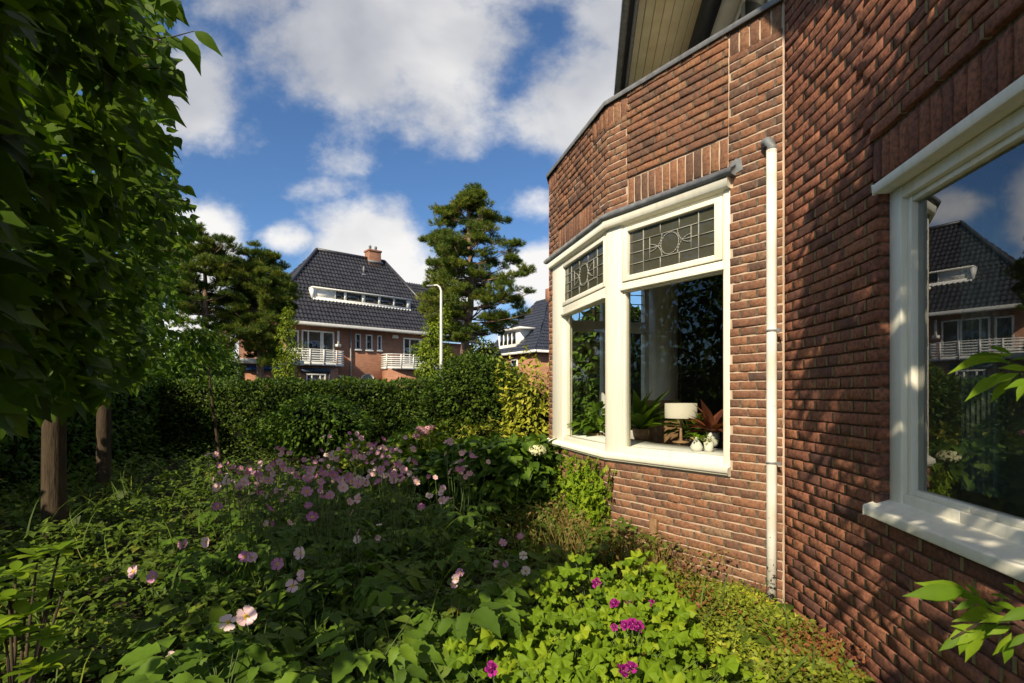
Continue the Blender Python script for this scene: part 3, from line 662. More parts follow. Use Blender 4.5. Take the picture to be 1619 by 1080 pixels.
w = MB(); quadbox(w, 3.37, 5.55, 1.003, 1.010, 3.6, 4.95); hpart(w, 'pane', M['glass_far'], fwn)
# ------------------------------------------------------------------ things in the bay, on its inner sill
lp = pt(1077, 641, 4.45)
lamp = thing('table_lamp', 'table lamp with a wide cream drum shade, inside the bay window', 'lamp', (lp[0], lp[1], .867))
w = MB(); w.lathe([(.132, .21), (.132, .335), (.127, .335), (.127, .21)], seg=28); w.build('lamp_shade', simple('linen', (.56, .52, .43), .9, .2, 3, .04, .1), lamp, True)
w = MB(); w.lathe([(0, 0), (.07, 0), (.07, .012), (.012, .02), (.010, .2), (.012, .25), (0, .25)], seg=16); w.build('lamp_base', M['wood'], lamp, True)
def potted(name, label, loc, potr, poth, mat, kind, n, size, leafm, cat='plant', prof=None):
    t = thing(name, label, cat, loc)
    w = MB(); w.lathe(prof or [(0, 0), (potr*.7, 0), (potr*.85, poth*.3), (potr, poth), (potr*.9, poth), (potr*.8, poth*.85), (0, poth*.85)], seg=18); w.build('pot', mat, t, True)
    d = rdir(n); d[:, 2] = abs(d[:, 2])*1.0+.45; d = nrm(d)
    w = MB(); base = np.zeros((n, 3)); base[:, 2] = poth*.85; reach = rng.uniform(.3, 1, n)
    if kind in ('long', 'blade'):
        w.inst(T[kind], base, frames(d, np.tile([0, 0, 1.], (n, 1))+rdir(n)*.2), size*rng.uniform(.7, 1.1, n), rng.uniform(0, 1, n))
    else:
        tips = base+d*size*1.6*reach[:, None]
        w.inst(T[kind], tips, frames(nrm(d*[1, 1, .1]+rdir(n)*.3), np.tile([0, 0, 1.], (n, 1))+rdir(n)*.4), size*rng.uniform(.6, 1.1, n), rng.uniform(0, 1, n))
        for b_, t_ in zip(base, tips): w.tube([b_, (b_+t_)/2+[0, 0, .01], t_], .002, 4)
    w.build('foliage', leafm, t, True); return t
q = pt(1102, 712, 3.80); potted('potted_plant', 'round leaved green plant in a rounded grey vase on the inner window sill', (q[0], q[1], .867), .042, .075, M['plaster'], 'oval', 16, .06, L['mallow'], prof=[(0, 0), (.035, 0), (.045, .03), (.03, .06), (.014, .08), (.017, .10), (.01, .10), (0, .07)])
q = pt(1121, 714, 3.74); potted('flower_pot', 'small pale grey pot with white blossom beside the rounded vase', (q[0], q[1], .867), .035, .07, M['plaster'], 'oval', 22, .035, L['cream_blossom'])
q = pt(1128, 700, 4.15); potted('bromeliad', 'spiky red and orange leaved houseplant behind the small grey pots', (q[0], q[1], .867), .05, .11, M['plaster'], 'long', 26, .30, L['copper'])
q = pt(1014, 690, 4.75); potted('strap_leaf_plant', 'large houseplant with long dark arching strap leaves at the left of the lamp', (q[0], q[1]+.0, .867), .08, .10, M['wood'], 'long', 34, .42, L['laurel'])
q = pt(1092, 668, 4.85); potted('broad_leaf_plant', 'flat topped broad leaved green houseplant just below the lamp shade', (q[0], q[1], .75), .10, .14, M['wood'], 'broad', 46, .13, L['anemone'])
q = pt(918, 690, 5.25); potted('window_plant', 'bushy green houseplant behind the narrow side pane of the bay', (q[0]+.15, q[1]+.1, .75), .10, .14, M['wood'], 'oval', 120, .16, L['anemone'])
tb = thing('wooden_chair', 'dark wooden chair back standing inside the bay behind the lamp', 'chair', (1.50, 5.1, .30))
w = MB(); w.box((-.2, -.2, .42), (.2, .2, .46)); w.build('seat', M['wood'], tb, bevel=.01)
w = MB(); w.box((-.2, .18, .46), (.2, .21, .92)); w.build('backrest', M['wood'], tb, bevel=.02)
for sx in (-.18, .18):
    for sy in (-.18, .18): w = MB(); w.tube([(sx, sy, 0), (sx, sy, .43)], .016, 8); w.build('leg', M['wood'], tb)

# ------------------------------------------------------------------ foliage helpers
def cloud(mb, n, center, radii, tmpl, size, shell=.35, droop=.5, lump=.25, seed=0, keep=None, up=.6, rlo=0, rhi=1):
    """leaves through an uneven ellipsoid crown"""
    d = rdir(n); r_ = 1-shell*rng.random(n)**1.5
    f1 = rdir(7); amp = rng.uniform(.5, 1, 7)
    lumpv = sum(a*np.maximum(0, d@k)**6 for a, k in zip(amp, f1)); r_ = r_*(1-lump+lump*1.4*np.minimum(1, lumpv))
    p = np.array(center)+d*np.array(radii)*r_[:, None]
    if keep is not None: k = keep(p); p = p[k]; d = d[k]
    m_ = len(p); out = nrm(d*[1, 1, .5]+rdir(m_)*.7+[0, 0, -droop]); upv = nrm(d*(1-up)+rdir(m_)*.45+[0, 0, up])
    mb.inst(tmpl, p, frames(out, upv), size*rng.uniform(.65, 1.2, m_), np.clip(rng.normal((rlo+rhi)/2, .22, m_), 0, 1))
def branchy(mb, base, h, n, spread, r0=.03, seed=0, tips=None):
    for i in range(n):
        a = 2*math.pi*i/n+rng.uniform(-.4, .4); s = spread*rng.uniform(.4, 1); t = np.array(base)+[math.cos(a)*s, math.sin(a)*s, h*rng.uniform(.75, 1.05)]
        mid = np.array(base)*.45+t*.55; mid[:2] -= (t-np.array(base))[:2]*.15; mb.tube([base, mid, t], [r0, r0*.6, r0*.25], 6)

# ------------------------------------------------------------------ lime trees at the left
def edge_u(v):
    return np.interp(v, [-400, 0, 40, 70, 110, 150, 200, 250, 300, 345, 400, 450, 500, 560, 600, 640, 660], [276, 262, 268, 262, 268, 270, 262, 274, 292, 305, 290, 284, 284, 265, 235, 140, 60])
def lime_keep(p):
    u = CX+FPX*p[:, 0]/np.maximum(p[:, 1], .05); v = HZ-FPX*(p[:, 2]-H)/np.maximum(p[:, 1], .05)
    ok = (u < edge_u(v)-12-16*np.sin(v*.045+p[:, 1]*2)-rng.exponential(9, len(u))) | (p[:, 1] < .3)
    return ok
def row_pt(y): return -1.24-.563*y
def lime(y0, y1, n, size, z0, z1, half, trunk, label):
    tx, ty, tr = trunk; t = thing('lime_tree', label, 'tree', (tx, ty, 0), group='lime trees in a row at the left')
    def build(): pass
    w = MB(); N = n
    yv = rng.uniform(y0, y1, N); zt_ = np.interp(yv, [0, 2.0, 3.4, 4.5, 6.5, 8.5], [2.5, 2.85, 4.0, 4.7, 4.6, 3.7])+.25*np.sin(yv*4.1)
    p = np.stack([np.zeros(N), yv, z0+(zt_-z0)*rng.random(N)**.85], -1)
    off = half*(1-2*rng.random(N)**1.0); side = rng.random(N) < .62; off[side] = half*(1-rng.random(side.sum())**2*.5)
    bulge = 1+.35*np.sin(p[:, 2]*2.6+p[:, 1]*1.9)*np.sin(p[:, 1]*2.3)+.45*np.clip((p[:, 2]-1.9)/1.2, 0, 1)*np.clip((p[:, 1]-2)/1.5, 0, 1)
    p[:, 0] = row_pt(p[:, 1])+off*bulge; nzf = np.sin(p[:, 0]*5.1+p[:, 2]*3.3)*np.sin(p[:, 1]*3.7-p[:, 2]*4.9+1)+.6*np.sin(p[:, 0]*9.7+p[:, 1]*6.1)*np.sin(p[:, 2]*8.3+p[:, 1]*3)
    k = lime_keep(p) & (nzf > -.22+rng.normal(0, .2, N)); p = p[k]; m_ = len(p); off = off[k]
    sgn = np.sign(off)[:, None]
    out = nrm(np.stack([np.full(m_, .75), np.full(m_, -.1), np.full(m_, -.55)], -1)*np.concatenate([sgn, np.ones_like(sgn), np.ones_like(sgn)], 1)+rdir(m_)*.85)
    upv = nrm(np.stack([.45*sgn[:, 0], np.full(m_, -.3), np.full(m_, .75)], -1)+rdir(m_)*.6)
    w.inst(T['lime'], p-[tx, ty, 0], frames(out, upv), size*np.interp(p[:, 1], [1, 3], [1.25, 1.0])*rng.uniform(.55, 1.2, m_), np.clip(rng.normal(.45, .2, m_), 0, 1))
    w.build('crown', L['lime'], t, True)
    w = MB(); hts = [0, .05, .15, .8, 1.6, 2.6, 4.2]; w.tube([(rng.normal(0, .006), rng.normal(0, .006), z) for z in hts], [tr*1.45, tr*1.2, tr*1.03, tr*.97, tr*.93, tr*.8, tr*.45], 20)
    for i in range(10):
        z = 1.5+i*.3; a = rng.uniform(-1, 1); dx, dy = -.49*(1 if i % 2 else -1), .87*(1 if i % 2 else -1)
        w.tube([(0, 0, z), (dx*.6, dy*.6, z+.1), (dx*1.4, dy*1.3, z+.15)], [.03, .02, .008], 6)
    w.build('trunk', M['bark'], t, True); return t
T1_ = pt(86, 890, 3.98); 
tr1 = lime(.60, 4.9, 15000, .105, 1.22, 4.1, .62, (T1_[0], T1_[1], .076), 'nearest lime tree with a thick bare trunk and large hanging leaves')
T2_ = pt(164, 805, 5.7)
tr2 = lime(4.9, 8.4, 9500, .100, 1.45, 3.5, .68, (T2_[0], T2_[1], .068), 'second lime tree whose thinner trunk stands behind the nearest one')
# the overhanging twig against the sky
def twig(parent, pts, leaves, size, name='twig', lm='lime', tp='lime_narrow'):
    o = np.array(parent.location); w = MB(); w.tube([np.array(p)-o for p in pts], [.004]+[.003]*(len(pts)-2)+[.0015], 6, mi=0)
    P_ = [l[0] for l in leaves]; Dd = np.array([l[1] for l in leaves], float); Up = np.array([l[2] for l in leaves], float)
    w.inst(T[tp], np.array(P_)-o, frames(Dd, Up), np.array([l[3] for l in leaves])*size, rng.uniform(.3, .7, len(leaves)), mi=1)
    w.build(name, [M['twig'], L[lm]], parent, True)
y_ = 2.6; tw = [pt(190, 72, 2.7), pt(240, 62, 2.65), pt(275, 58, y_), pt(308, 49, y_)]
def lv(px, py, qx, qy, Y, s=1.0):
    a, b2 = pt(px, py, Y), pt(qx, qy, Y); return (a, b2-a+np.array([0, .02, 0]), (.25+rng.normal(0, .2), -.9, .35), np.linalg.norm(b2-a)*s)
twig(tr1, tw, [lv(308, 49, 345, 74, y_), lv(292, 56, 314, 104, y_), lv(262, 58, 298, 76, y_), lv(262, 52, 230, 30, y_), lv(240, 62, 266, 108, y_)], 1.0)
tw = [pt(205, 98, 2.7), pt(235, 104, 2.65), pt(250, 112, 2.6)]
twig(tr1, tw, [lv(250, 112, 292, 148, y_), lv(235, 104, 283, 128, y_, .9), lv(240, 150, 284, 186, y_), lv(228, 190, 262, 220, y_), lv(230, 235, 273, 262, y_)], 1.0)

for k in range(24):
    v0 = rng.uniform(-10, 600); e = float(edge_u(v0)); Y = 2.5 if v0 < 230 else (4.2 if v0 < 420 else 5.6); Y *= rng.uniform(.92, 1.1)
    ln_ = rng.uniform(12, 30)*(1.3 if v0 < 230 else 1); dv = rng.uniform(-8, 16); pa_ = [pt(e-60, v0-dv, Y), pt(e-20, v0-dv*.3, Y), pt(e-4+ln_*.4, v0+4, Y*.99)]
    lvs = []; Lf = .105
    for j in range(6):
        f_ = .35+.65*j/5; b_ = pa_[0]+(pa_[2]-pa_[0])*f_; d_ = nrm(np.array([rng.normal(.5, .35), rng.normal(0, .4), rng.normal(-.75, .3)])); lvs.append((b_, d_, (rng.normal(.2, .4), -.8, rng.normal(.5, .3)), Lf*rng.uniform(.6, 1.1)))
    twig(tr1 if v0 < 420 else tr2, pa_, lvs, 1.0, lm='lime', tp='lime')
# ------------------------------------------------------------------ hedges
def hedge(name, label, cat, a, b2, th, h, n, size, lm, tmpl='small', group=None, top_round=.12):
    a, b2 = np.array(a, float), np.array(b2, float); d = nrm(b2-a); n_ = np.array([-d[1], d[0]]); Lh = np.linalg.norm(b2-a)
    t = thing(name, label, cat, (*((a+b2)/2), 0), group=group); o = np.array([*((a+b2)/2), 0])
    w = MB(); hw = th/2-.10; k = 24; vs = []; fs = []
    for i in range(k+1):
        c = a+d*Lh*i/k; 
        for off, z in ((-hw, 0), (-hw, h-.22), (-hw*.6, h-.12), (hw*.6, h-.12), (hw, h-.22), (hw, 0)):
            jt = rng.normal(0, .02); vs.append((*(c+n_*(off+jt)), z+jt if z else 0))
    for i in range(k):
        for j in range(5): fs.append((i*6+j, i*6+j+1, (i+1)*6+j+1, (i+1)*6+j))
    fs += [tuple(range(6)), tuple(k*6+j for j in range(6))]
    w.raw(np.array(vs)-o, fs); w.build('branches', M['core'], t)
    w = MB(); s = rng.uniform(0, Lh, n); which = rng.random(n); front = which < .55; topm = (which >= .55) & (which < .86); back = which >= .86
    z = rng.random(n)**.9*h; off = np.where(front, -th/2, th/2)*1.0
    nz = .05*np.sin(s*3.1)+.04*np.sin(s*7.7+1)+.03*np.sin(z*9+s*2)
    off = off+np.where(front, 1, -1)*(rng.random(n)**2*.16+nz*.5)
    off = np.where(topm, rng.uniform(-th/2, th/2, n), off); z = np.where(topm, h-rng.random(n)**2*.14+.04*np.sin(s*4.3)+.03*np.sin(s*11), z)
    z = np.where(topm, z-np.maximum(0, abs(off)-(th/2-.15))*top_round*5, z)
    p = np.stack([a[0]+d[0]*s+n_[0]*off, a[1]+d[1]*s+n_[1]*off, z], -1)
    nd = np.zeros((n, 3)); nd[front] = [-n_[0], -n_[1], .3]; nd[back] = [n_[0], n_[1], .3]; nd[topm] = [0, 0, 1]
    w.inst(T[tmpl], p-o, frames(nrm(nd*.6+rdir(n)*.8+[0, 0, .2]), nrm(nd+rdir(n)*.6)), size*rng.uniform(.6, 1.25, n), np.clip(rng.normal(.45, .23, n), 0, 1))
    w.build('foliage', L[lm], t); return t
hedge('privet_hedge', 'long clipped green hedge across the back of the garden', 'hedge', (-8.2, 11.2), (-.7, 11.2), 1.1, 1.56, 26000, .075, 'hedge')
hedge('boundary_hedge', 'dark unlit hedge along the left side behind the lime trunks', 'hedge', (-4.1, .2), (-7.6, 10.9), .8, 1.75, 15000, .10, 'laurel', 'oval')
def shrub(name, label, c, rad, n, size, lm, tmpl='oval', cat='shrub', group=None, shell=.35, lump=.22, core=.72, z0=None, up=.45, stems=7, keep=None, cm='core'):
    cz = c[2]; t = thing(name, label, cat, (c[0], c[1], 0), group=group)
    w = MB()
    if core > 0:
        d = []; seg, rg = 16, 10; vs = []; fs = []
        for i in range(rg+1):
            ph = math.pi*i/rg
            for j in range(seg):
                a = 2*math.pi*j/seg; k = core*(1+.07*math.sin(3*a+i)+.05*math.sin(5*a-i*2)); z = cz+rad[2]*k*math.cos(ph); vs.append((rad[0]*k*math.sin(ph)*math.cos(a), rad[1]*k*math.sin(ph)*math.sin(a), max(0, z)))
        for i in range(rg):
            for j in range(seg): k = (j+1) % seg; fs.append((i*seg+j, i*seg+k, (i+1)*seg+k, (i+1)*seg+j))
        w.raw(vs, fs, .5, 0)
    branchy(w, (0, 0, 0), cz+rad[2]*.5, stems, min(rad[0], rad[1])*.7, .018)
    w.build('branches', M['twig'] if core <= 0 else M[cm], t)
    w = MB(); cloud(w, n, (0, 0, cz), rad, T[tmpl], size, shell, .2, lump, up=up, keep=(lambda p: (p[:, 2] > .03) & (keep(p+[c[0], c[1], 0]) if keep else True)))
    w.build('foliage', L[lm], t); return t
shrub('yew_bush', 'large rounded dark green bush rising above the right end of the hedge', (-.58, 9.2, .95), (1.10, .95, 1.06), 17000, .075, 'hedge', 'small', core=.80, lump=.12, shell=.25)
shrub('golden_shrub', 'yellow green variegated shrub beside the bay window', (.26, 7.3, .95), (.60, .6, .84), 2600, .085, 'gold', 'oval', core=.45, lump=.5, shell=.6)
shrub('golden_shrub', 'lower yellow edged shrub in front of the rounded dark bush', (-.42, 7.3, .55), (.66, .5, .62), 1500, .08, 'gold', 'oval', core=.4, lump=.5, shell=.6)
shrub('leafy_shrub', 'bright green shrub on the near side of the long hedge, left of middle', (-3.5, 9.6, .72), (1.05, .6, .62), 2600, .10, 'laurel', 'oval', core=.6)
shrub('leafy_shrub', 'low broad shrub under the rounded dark bush', (-1.3, 8.3, .45), (.75, .55, .5), 1800, .10, 'laurel', 'oval', core=.6)
shrub('garden_shrub', 'tall green shrub outside the far panes of the bay, seen through the glass', (1.5, 8.0, 1.5), (.9, .8, 1.5), 3800, .11, 'laurel', 'oval', core=.8)
# hydrangeas with flower heads
def head(parent, p, r, n, lm, name='flower_head'):
    o = np.array(parent.location); w = MB(); d = rdir(n); d[:, 2] = d[:, 2]*.6+.2
    w.inst(T['dia'], p-o+d*r*[1, 1, .7]-[0, 0, 0], frames(nrm(np.cross(d, rdir(n))), d), r*.42, rng.uniform(0, 1, n)); w.tube([p-o-[0, 0, .35], p-o], .004, 5, mi=1)
    w.build(name, [L[lm], M['stem']], parent)
hy = shrub('hydrangea', 'broad leaved hydrangea with one cream flower head under the bay window corner', (.06, 5.55, .42), (.62, .60, .46), 2000, .135, 'laurel', 'broad', core=.55, lump=.3)
head(hy, pt(850, 713, 5.15), .085, 260, 'cream_blossom')
hy = shrub('hydrangea', 'hydrangea with three dusty pink flower heads before the dark hedge', (-1.15, 6.9, .38), (.62, .5, .42), 1600, .13, 'fresh', 'broad', core=.55, lump=.3)
for q in ((665, 679), (680, 677), (660, 690), (672, 684)): head(hy, pt(q[0], q[1], 6.5), .062, 160, 'blossom')
shrub('hydrangea', 'flowerless hydrangea filling the middle between the anemones and the bay', (-.62, 6.0, .36), (.60, .55, .42), 1700, .13, 'laurel', 'broad', core=.55, lump=.3)
shrub('hydrangea', 'low green bush with pointed leaves left of the pink hydrangea', (-2.0, 6.9, .34), (.55, .5, .40), 1500, .11, 'fresh', 'oval', core=.55, lump=.3)

# ------------------------------------------------------------------ trees beyond the hedge
def tube_path(a, b2, bend, n=5):
    a, b2 = np.array(a, float), np.array(b2, float); return [a+(b2-a)*t+np.array(bend)*math.sin(math.pi*t) for t in np.linspace(0, 1, n)]
def pine(label, Y, trunk_px, layers, tuft=.20, dens=26, tr=.16, gapf=0.0):
    """layers: (py, left reach px, right reach px, number of boughs)"""
    ps = [pt(u, v, Y) for u, v in trunk_px]; base = np.array([ps[0][0], ps[0][1], 0]); t = thing('pine_tree', label, 'tree', tuple(base))
    P_ = [np.array([0, 0, 0.])]+[p-base for p in ps]; w = MB(); n = len(P_)
    w.tube(P_, [tr*(1-.85*i/(n-1)) for i in range(n)], 12)
    cr = MB(); zs = np.array([p[2] for p in P_])
    for (py, lr, rr, nb) in layers:
        z = H+(HZ-py)*Y/FPX
        tx = np.interp(z, zs, [p[0] for p in P_]); ty = np.interp(z, zs, [p[1] for p in P_])
        for i in range(nb):
            a = rng.uniform(0, 2*math.pi); ca, sa = math.cos(a), math.sin(a); reach = (rr if ca > 0 else lr)/FPX*Y
            rad = math.hypot(ca*reach, sa*(lr+rr)/2/FPX*Y)*rng.uniform(.5, 1.0)**.7
            st = np.array([tx, ty, z-rad*.25]); tip = np.array([tx+ca*rad, ty+sa*rad, z+rng.normal(0, .30)])
            w.tube(tube_path(st, tip, (0, 0, -.08), 4), [.035, .025, .016, .008], 5)
            for j in range(rng.integers(2, 5)):
                f = rng.uniform(.6, 1.06); c = st+(tip-st)*f+rng.normal(0, .22, 3)*[1, 1, .6]; m_ = int(dens*rng.uniform(.6, 1.3)); R_ = rng.uniform(.17, .34)
                dd = rdir(m_); dd[:, 2] = dd[:, 2]*.7+.25; pp = c+dd*[R_, R_, R_*.55]*rng.random((m_, 1))**.5
                cr.inst(T['tuft'], pp, frames(nrm(dd+[0, 0, .5]), rdir(m_)), tuft*rng.uniform(.7, 1.2, m_), np.clip(rng.normal(.25+.5*rng.random(), .15, m_), 0, 1))
                w.tube([st+(tip-st)*min(f, .95), c], [.012, .005], 4)
    w.build('trunk', M['pine_bark'], t, True); cr.build('crown', L['pine'], t); return t
pine('tall pine with open boughs and a bare reddish trunk behind the lamp post', 20, [(734, 570), (737, 530), (744, 490), (746, 440), (742, 380), (741, 320), (741, 303)],
     [(306, 12, 12, 4), (322, 40, 25, 7), (340, 45, 38, 9), (362, 62, 42, 10), (384, 78, 62, 12), (402, 60, 82, 12), (425, 75, 92, 14), (448, 72, 105, 14), (466, 88, 112, 14), (486, 90, 108, 12), (505, 92, 108, 11), (522, 80, 90, 8)], .15, 62, .2)
shrub('conifer_bush', 'brownish green bush at the foot of the tall pine trunk', (pt(765, 560, 19)[0], 19, 2.3), (.9, .8, 1.1), 2600, .14, 'pine', 'small', core=.6)
pine('leftmost bushy pine, half hidden by the lime leaves', 21, [(326, 570), (325, 500), (325, 440), (322, 385)],
     [(382, 26, 24, 7), (398, 52, 48, 11), (418, 58, 56, 13), (440, 62, 62, 14), (462, 66, 62, 14), (486, 60, 52, 10), (520, 55, 45, 7), (545, 60, 50, 9), (565, 60, 50, 9)], .16, 60, .2)
pine('dense bushy pine standing left of the house with the long dormer', 22, [(412, 590), (412, 520), (416, 460), (414, 415)],
     [(414, 14, 18, 5), (428, 48, 40, 11), (444, 58, 46, 14), (462, 58, 50, 15), (482, 56, 54, 15), (504, 56, 54, 15), (526, 50, 48, 12), (546, 44, 38, 10), (560, 30, 24, 5)], .16, 64, .18)
def deciduous(name, label, base, h, clumps, n, size, lm, tmpl='oval', tr=.05, group=None, bark='bark'):
    t = thing(name, label, 'tree', (base[0], base[1], 0), group=group)
    w = MB(); w.tube([(0, 0, 0), (rng.normal(0, .03), 0, h*.35), (rng.normal(0, .05), 0, h*.7), (0, 0, h*.96)], [tr, tr*.8, tr*.5, tr*.15], 10)
    cr = MB()
    for (cx, cy, cz, rx, ry, rz) in clumps:
        w.tube([(0, 0, max(.2, cz-rz-.2)), (cx*.6, cy*.6, cz-rz*.3), (cx, cy, cz)], [tr*.45, tr*.3, tr*.1], 5)
        cloud(cr, int(n*rx*rz/sum(c[3]*c[5] for c in clumps)), (cx, cy, cz), (rx, ry, rz), T[tmpl], size, .75, .4, .3)
    w.build('trunk', M[bark], t, True); cr.build('crown', L[lm], t); return t
q = pt(455, 600, 16); deciduous('young_tree', 'slender yellow green young tree in front of the far house', q, 4.0, [(.0, 0, 3.75, .16, .16, .4), (-.05, 0, 3.2, .34, .3, .4), (.1, .1, 2.6, .42, .4, .5), (-.08, 0, 2.0, .45, .4, .5), (.05, 0, 1.5, .4, .4, .4)], 2600, .085, 'fresh', 'oval', .045)
q = pt(684, 600, 17); deciduous('leafy_tree', 'bright green small tree under the lamp at the left of the tall pine', q, 3.6, [(.1, 0, 3.3, .4, .4, .5), (-.25, .1, 2.7, .5, .45, .5), (.3, 0, 2.6, .45, .4, .5), (-.1, 0, 2.0, .65, .5, .5), (.35, -.1, 1.7, .45, .4, .4), (.35, .1, 3.8, .2, .2, .5)], 5200, .10, 'fresh', 'oval', .06)
for (px, Y, z, rx, rz, lab) in ((302, 12.5, 1.9, 1.0, 1.2, 'dark loose tree between the limes and the hedge, beneath the leftmost pine'), (225, 11.5, 2.2, 1.3, 1.6, 'dark broad tree filling the gap behind the lime crowns'), (352, 15, 2.0, .6, .7, 'reddish tinged small tree in front of the white roofed annex')):
    q = pt(px, 600, Y); deciduous('background_tree', lab, q, z+rz*.7, [(0, 0, z, rx, rx*.8, rz), (rx*.5, 0, z*.75, rx*.6, .5, rz*.6), (-rx*.5, 0, z*.8, rx*.6, .5, rz*.6)], 4200, .12, 'laurel', 'oval', .07)
# sapling before the hedge
q = pt(352, 745, 6.6)
sp = thing('sapling', 'thin leaning sapling with a bare pale stem before the dark hedge', 'tree', (q[0], q[1], 0))
w = MB(); w.tube([(0, 0, 0), (-.02, 0, .4), (-.09, 0, .9), (-.16, .02, 1.35), (-.22, .05, 1.9)], [.022, .02, .017, .013, .006], 8); w.build('trunk', M['bark'], sp, True)
w = MB(); cloud(w, 380, (-.32, .0, 1.95), (.5, .45, .5), T['oval'], .10, .8, .4, .4); w.build('crown', L['lime'], sp)
# distant tree belt so that the horizon is closed
ft = MB()
for x in np.arange(-70, 75, 2.6):
    if -13 < x < 4.5 and False: continue
    cloud(ft, 520, (x+rng.normal(0, .8), 62+rng.normal(0, 3), 2.2), (2.6, 2.0, 3.2*rng.uniform(.7, 1.25)), T['small'], .5, .6, .3, .3)
props(ft.build('distant_trees', L['laurel']), 'far belt of green trees beyond the houses', 'trees', kind='stuff')

# ------------------------------------------------------------------ street lamp
q = pt(698, 600, 15)
sl = thing('street_lamp', 'tall white street lamp with a bent arm in front of the pine', 'street lamp', (q[0], q[1], 0))
w = MB(); w.tube([(0, 0, 0), (0, 0, 1.0), (0, 0, 4.05), (.0, 0, 4.25), (-.04, 0, 4.36), (-.12, 0, 4.42), (-.26, 0, 4.40)], [.06, .05, .035, .030, .026, .023, .02], 14); w.build('pole', M['white'], sl, True)
w = MB(); w.box((-.42, -.06, 4.36), (-.20, .06, 4.42)); w.build('lamp_head', M['zinc'], sl, bevel=.03)
# ------------------------------------------------------------------ far house with the long dormer
def pantile(mb, corners, mi=0, wv=.21, rows=.34, amp=.035):
    """corners: eave-left, eave-right, ridge-right, ridge-left (planar); wavy tile rows clipped to the trapezium"""
    a, b2, c, d = [np.array(x, float) for x in corners]; ex = nrm(b2-a); 
    up = (d-a)-((d-a)@ex)*ex; Hh = np.linalg.norm(up); ey = up/Hh; nn = np.cross(ex, ey); nn *= 1 if nn[2] > 0 else -1
    L0, L1 = 0.0, (d-a)@ex; R0, R1 = (b2-a)@ex, (c-a)@ex; xmin, xmax = min(L0, L1), max(R0, R1)
    nxx = int((xmax-xmin)/wv*4); X = np.linspace(xmin, xmax, nxx+1); nr = int(Hh/rows)+1; vs = []; fs = []; cnt = 0
    for r in range(nr):
        y0, y1 = r*Hh/nr, (r+1)*Hh/nr
        for yy_, lift in ((y0, .045), (y1, .0)):
            t = yy_/Hh; xl, xr = L0+(L1-L0)*t, R0+(R1-R0)*t; xc = np.clip(X, xl, xr)
            wz = amp*np.sin(xc/wv*2*np.pi)
            for x, z in zip(xc, wz): vs.append(a+ex*x+ey*yy_+nn*(z+lift))
        for i in range(nxx):
            if vs[cnt+i+1] is not None and (np.linalg.norm(vs[cnt+i+1]-vs[cnt+i]) > 1e-5 or np.linalg.norm(vs[cnt+nxx+2+i]-vs[cnt+nxx+1+i]) > 1e-5):
                fs.append((cnt+i, cnt+i+1, cnt+nxx+2+i, cnt+nxx+1+i))
        cnt += 2*(nxx+1)
    mb.raw(np.array(vs), fs, .5, mi)
    # under-sheet closes the gaps between rows
    mb.raw([a-nn*.06, b2-nn*.06, c-nn*.06, d-nn*.06], [(0, 1, 2, 3)], .5, mi)
fh = thing('far_house', 'large brick house with black tiled hipped roof and a long white dormer', 'house', (-11.23, 28.0, 0), R(40.0))
XL, XR, YR, ZE, ZR = -2.0, 9.6, 4.0, 5.19, 10.25; RL, RR = 2.24, 6.77; YB = 8.0
sl_ = (ZR-ZE)/YR
rf = MB()
def zf(y): return ZE+y*sl_
# front slope below and above the dormer strip
DY0, DY1 = 1.22, 1.72
def xl(y): return XL+(RL-XL)*y/YR
def xr(y): return XR+(RR-XR)*y/YR
pantile(rf, [(XL, -.0, ZE), (XR, 0, ZE), (xr(DY0), DY0, zf(DY0)), (xl(DY0), DY0, zf(DY0))])
pantile(rf, [(xl(DY0), DY0, zf(DY0)), (.95, DY0, zf(DY0)), (.95, DY1, zf(DY1)), (xl(DY1), DY1, zf(DY1))])
pantile(rf, [(7.15, DY0, zf(DY0)), (xr(DY0), DY0, zf(DY0)), (xr(DY1), DY1, zf(DY1)), (7.15, DY1, zf(DY1))])
pantile(rf, [(xl(DY1), DY1, zf(DY1)), (xr(DY1), DY1, zf(DY1)), (RR, YR, ZR), (RL, YR, ZR)])
pantile(rf, [(XL, YB, ZE), (XL, 0, ZE), (RL, YR, ZR), (RL, YR+.01, ZR)]); pantile(rf, [(XR, 0, ZE), (XR, YB, ZE), (RR, YR+.01, ZR), (RR, YR, ZR)]); pantile(rf, [(XR, YB, ZE), (XL, YB, ZE), (RL, YR, ZR), (RR, YR, ZR)])
for (p_, q_) in (((RL, YR, ZR+.05), (RR, YR, ZR+.05)), ((XL, 0, ZE+.05), (RL, YR, ZR+.05)), ((XR, 0, ZE+.05), (RR, YR, ZR+.05))): rf.tube(tube_path(p_, q_, (0, 0, 0), 2), .11, 8)
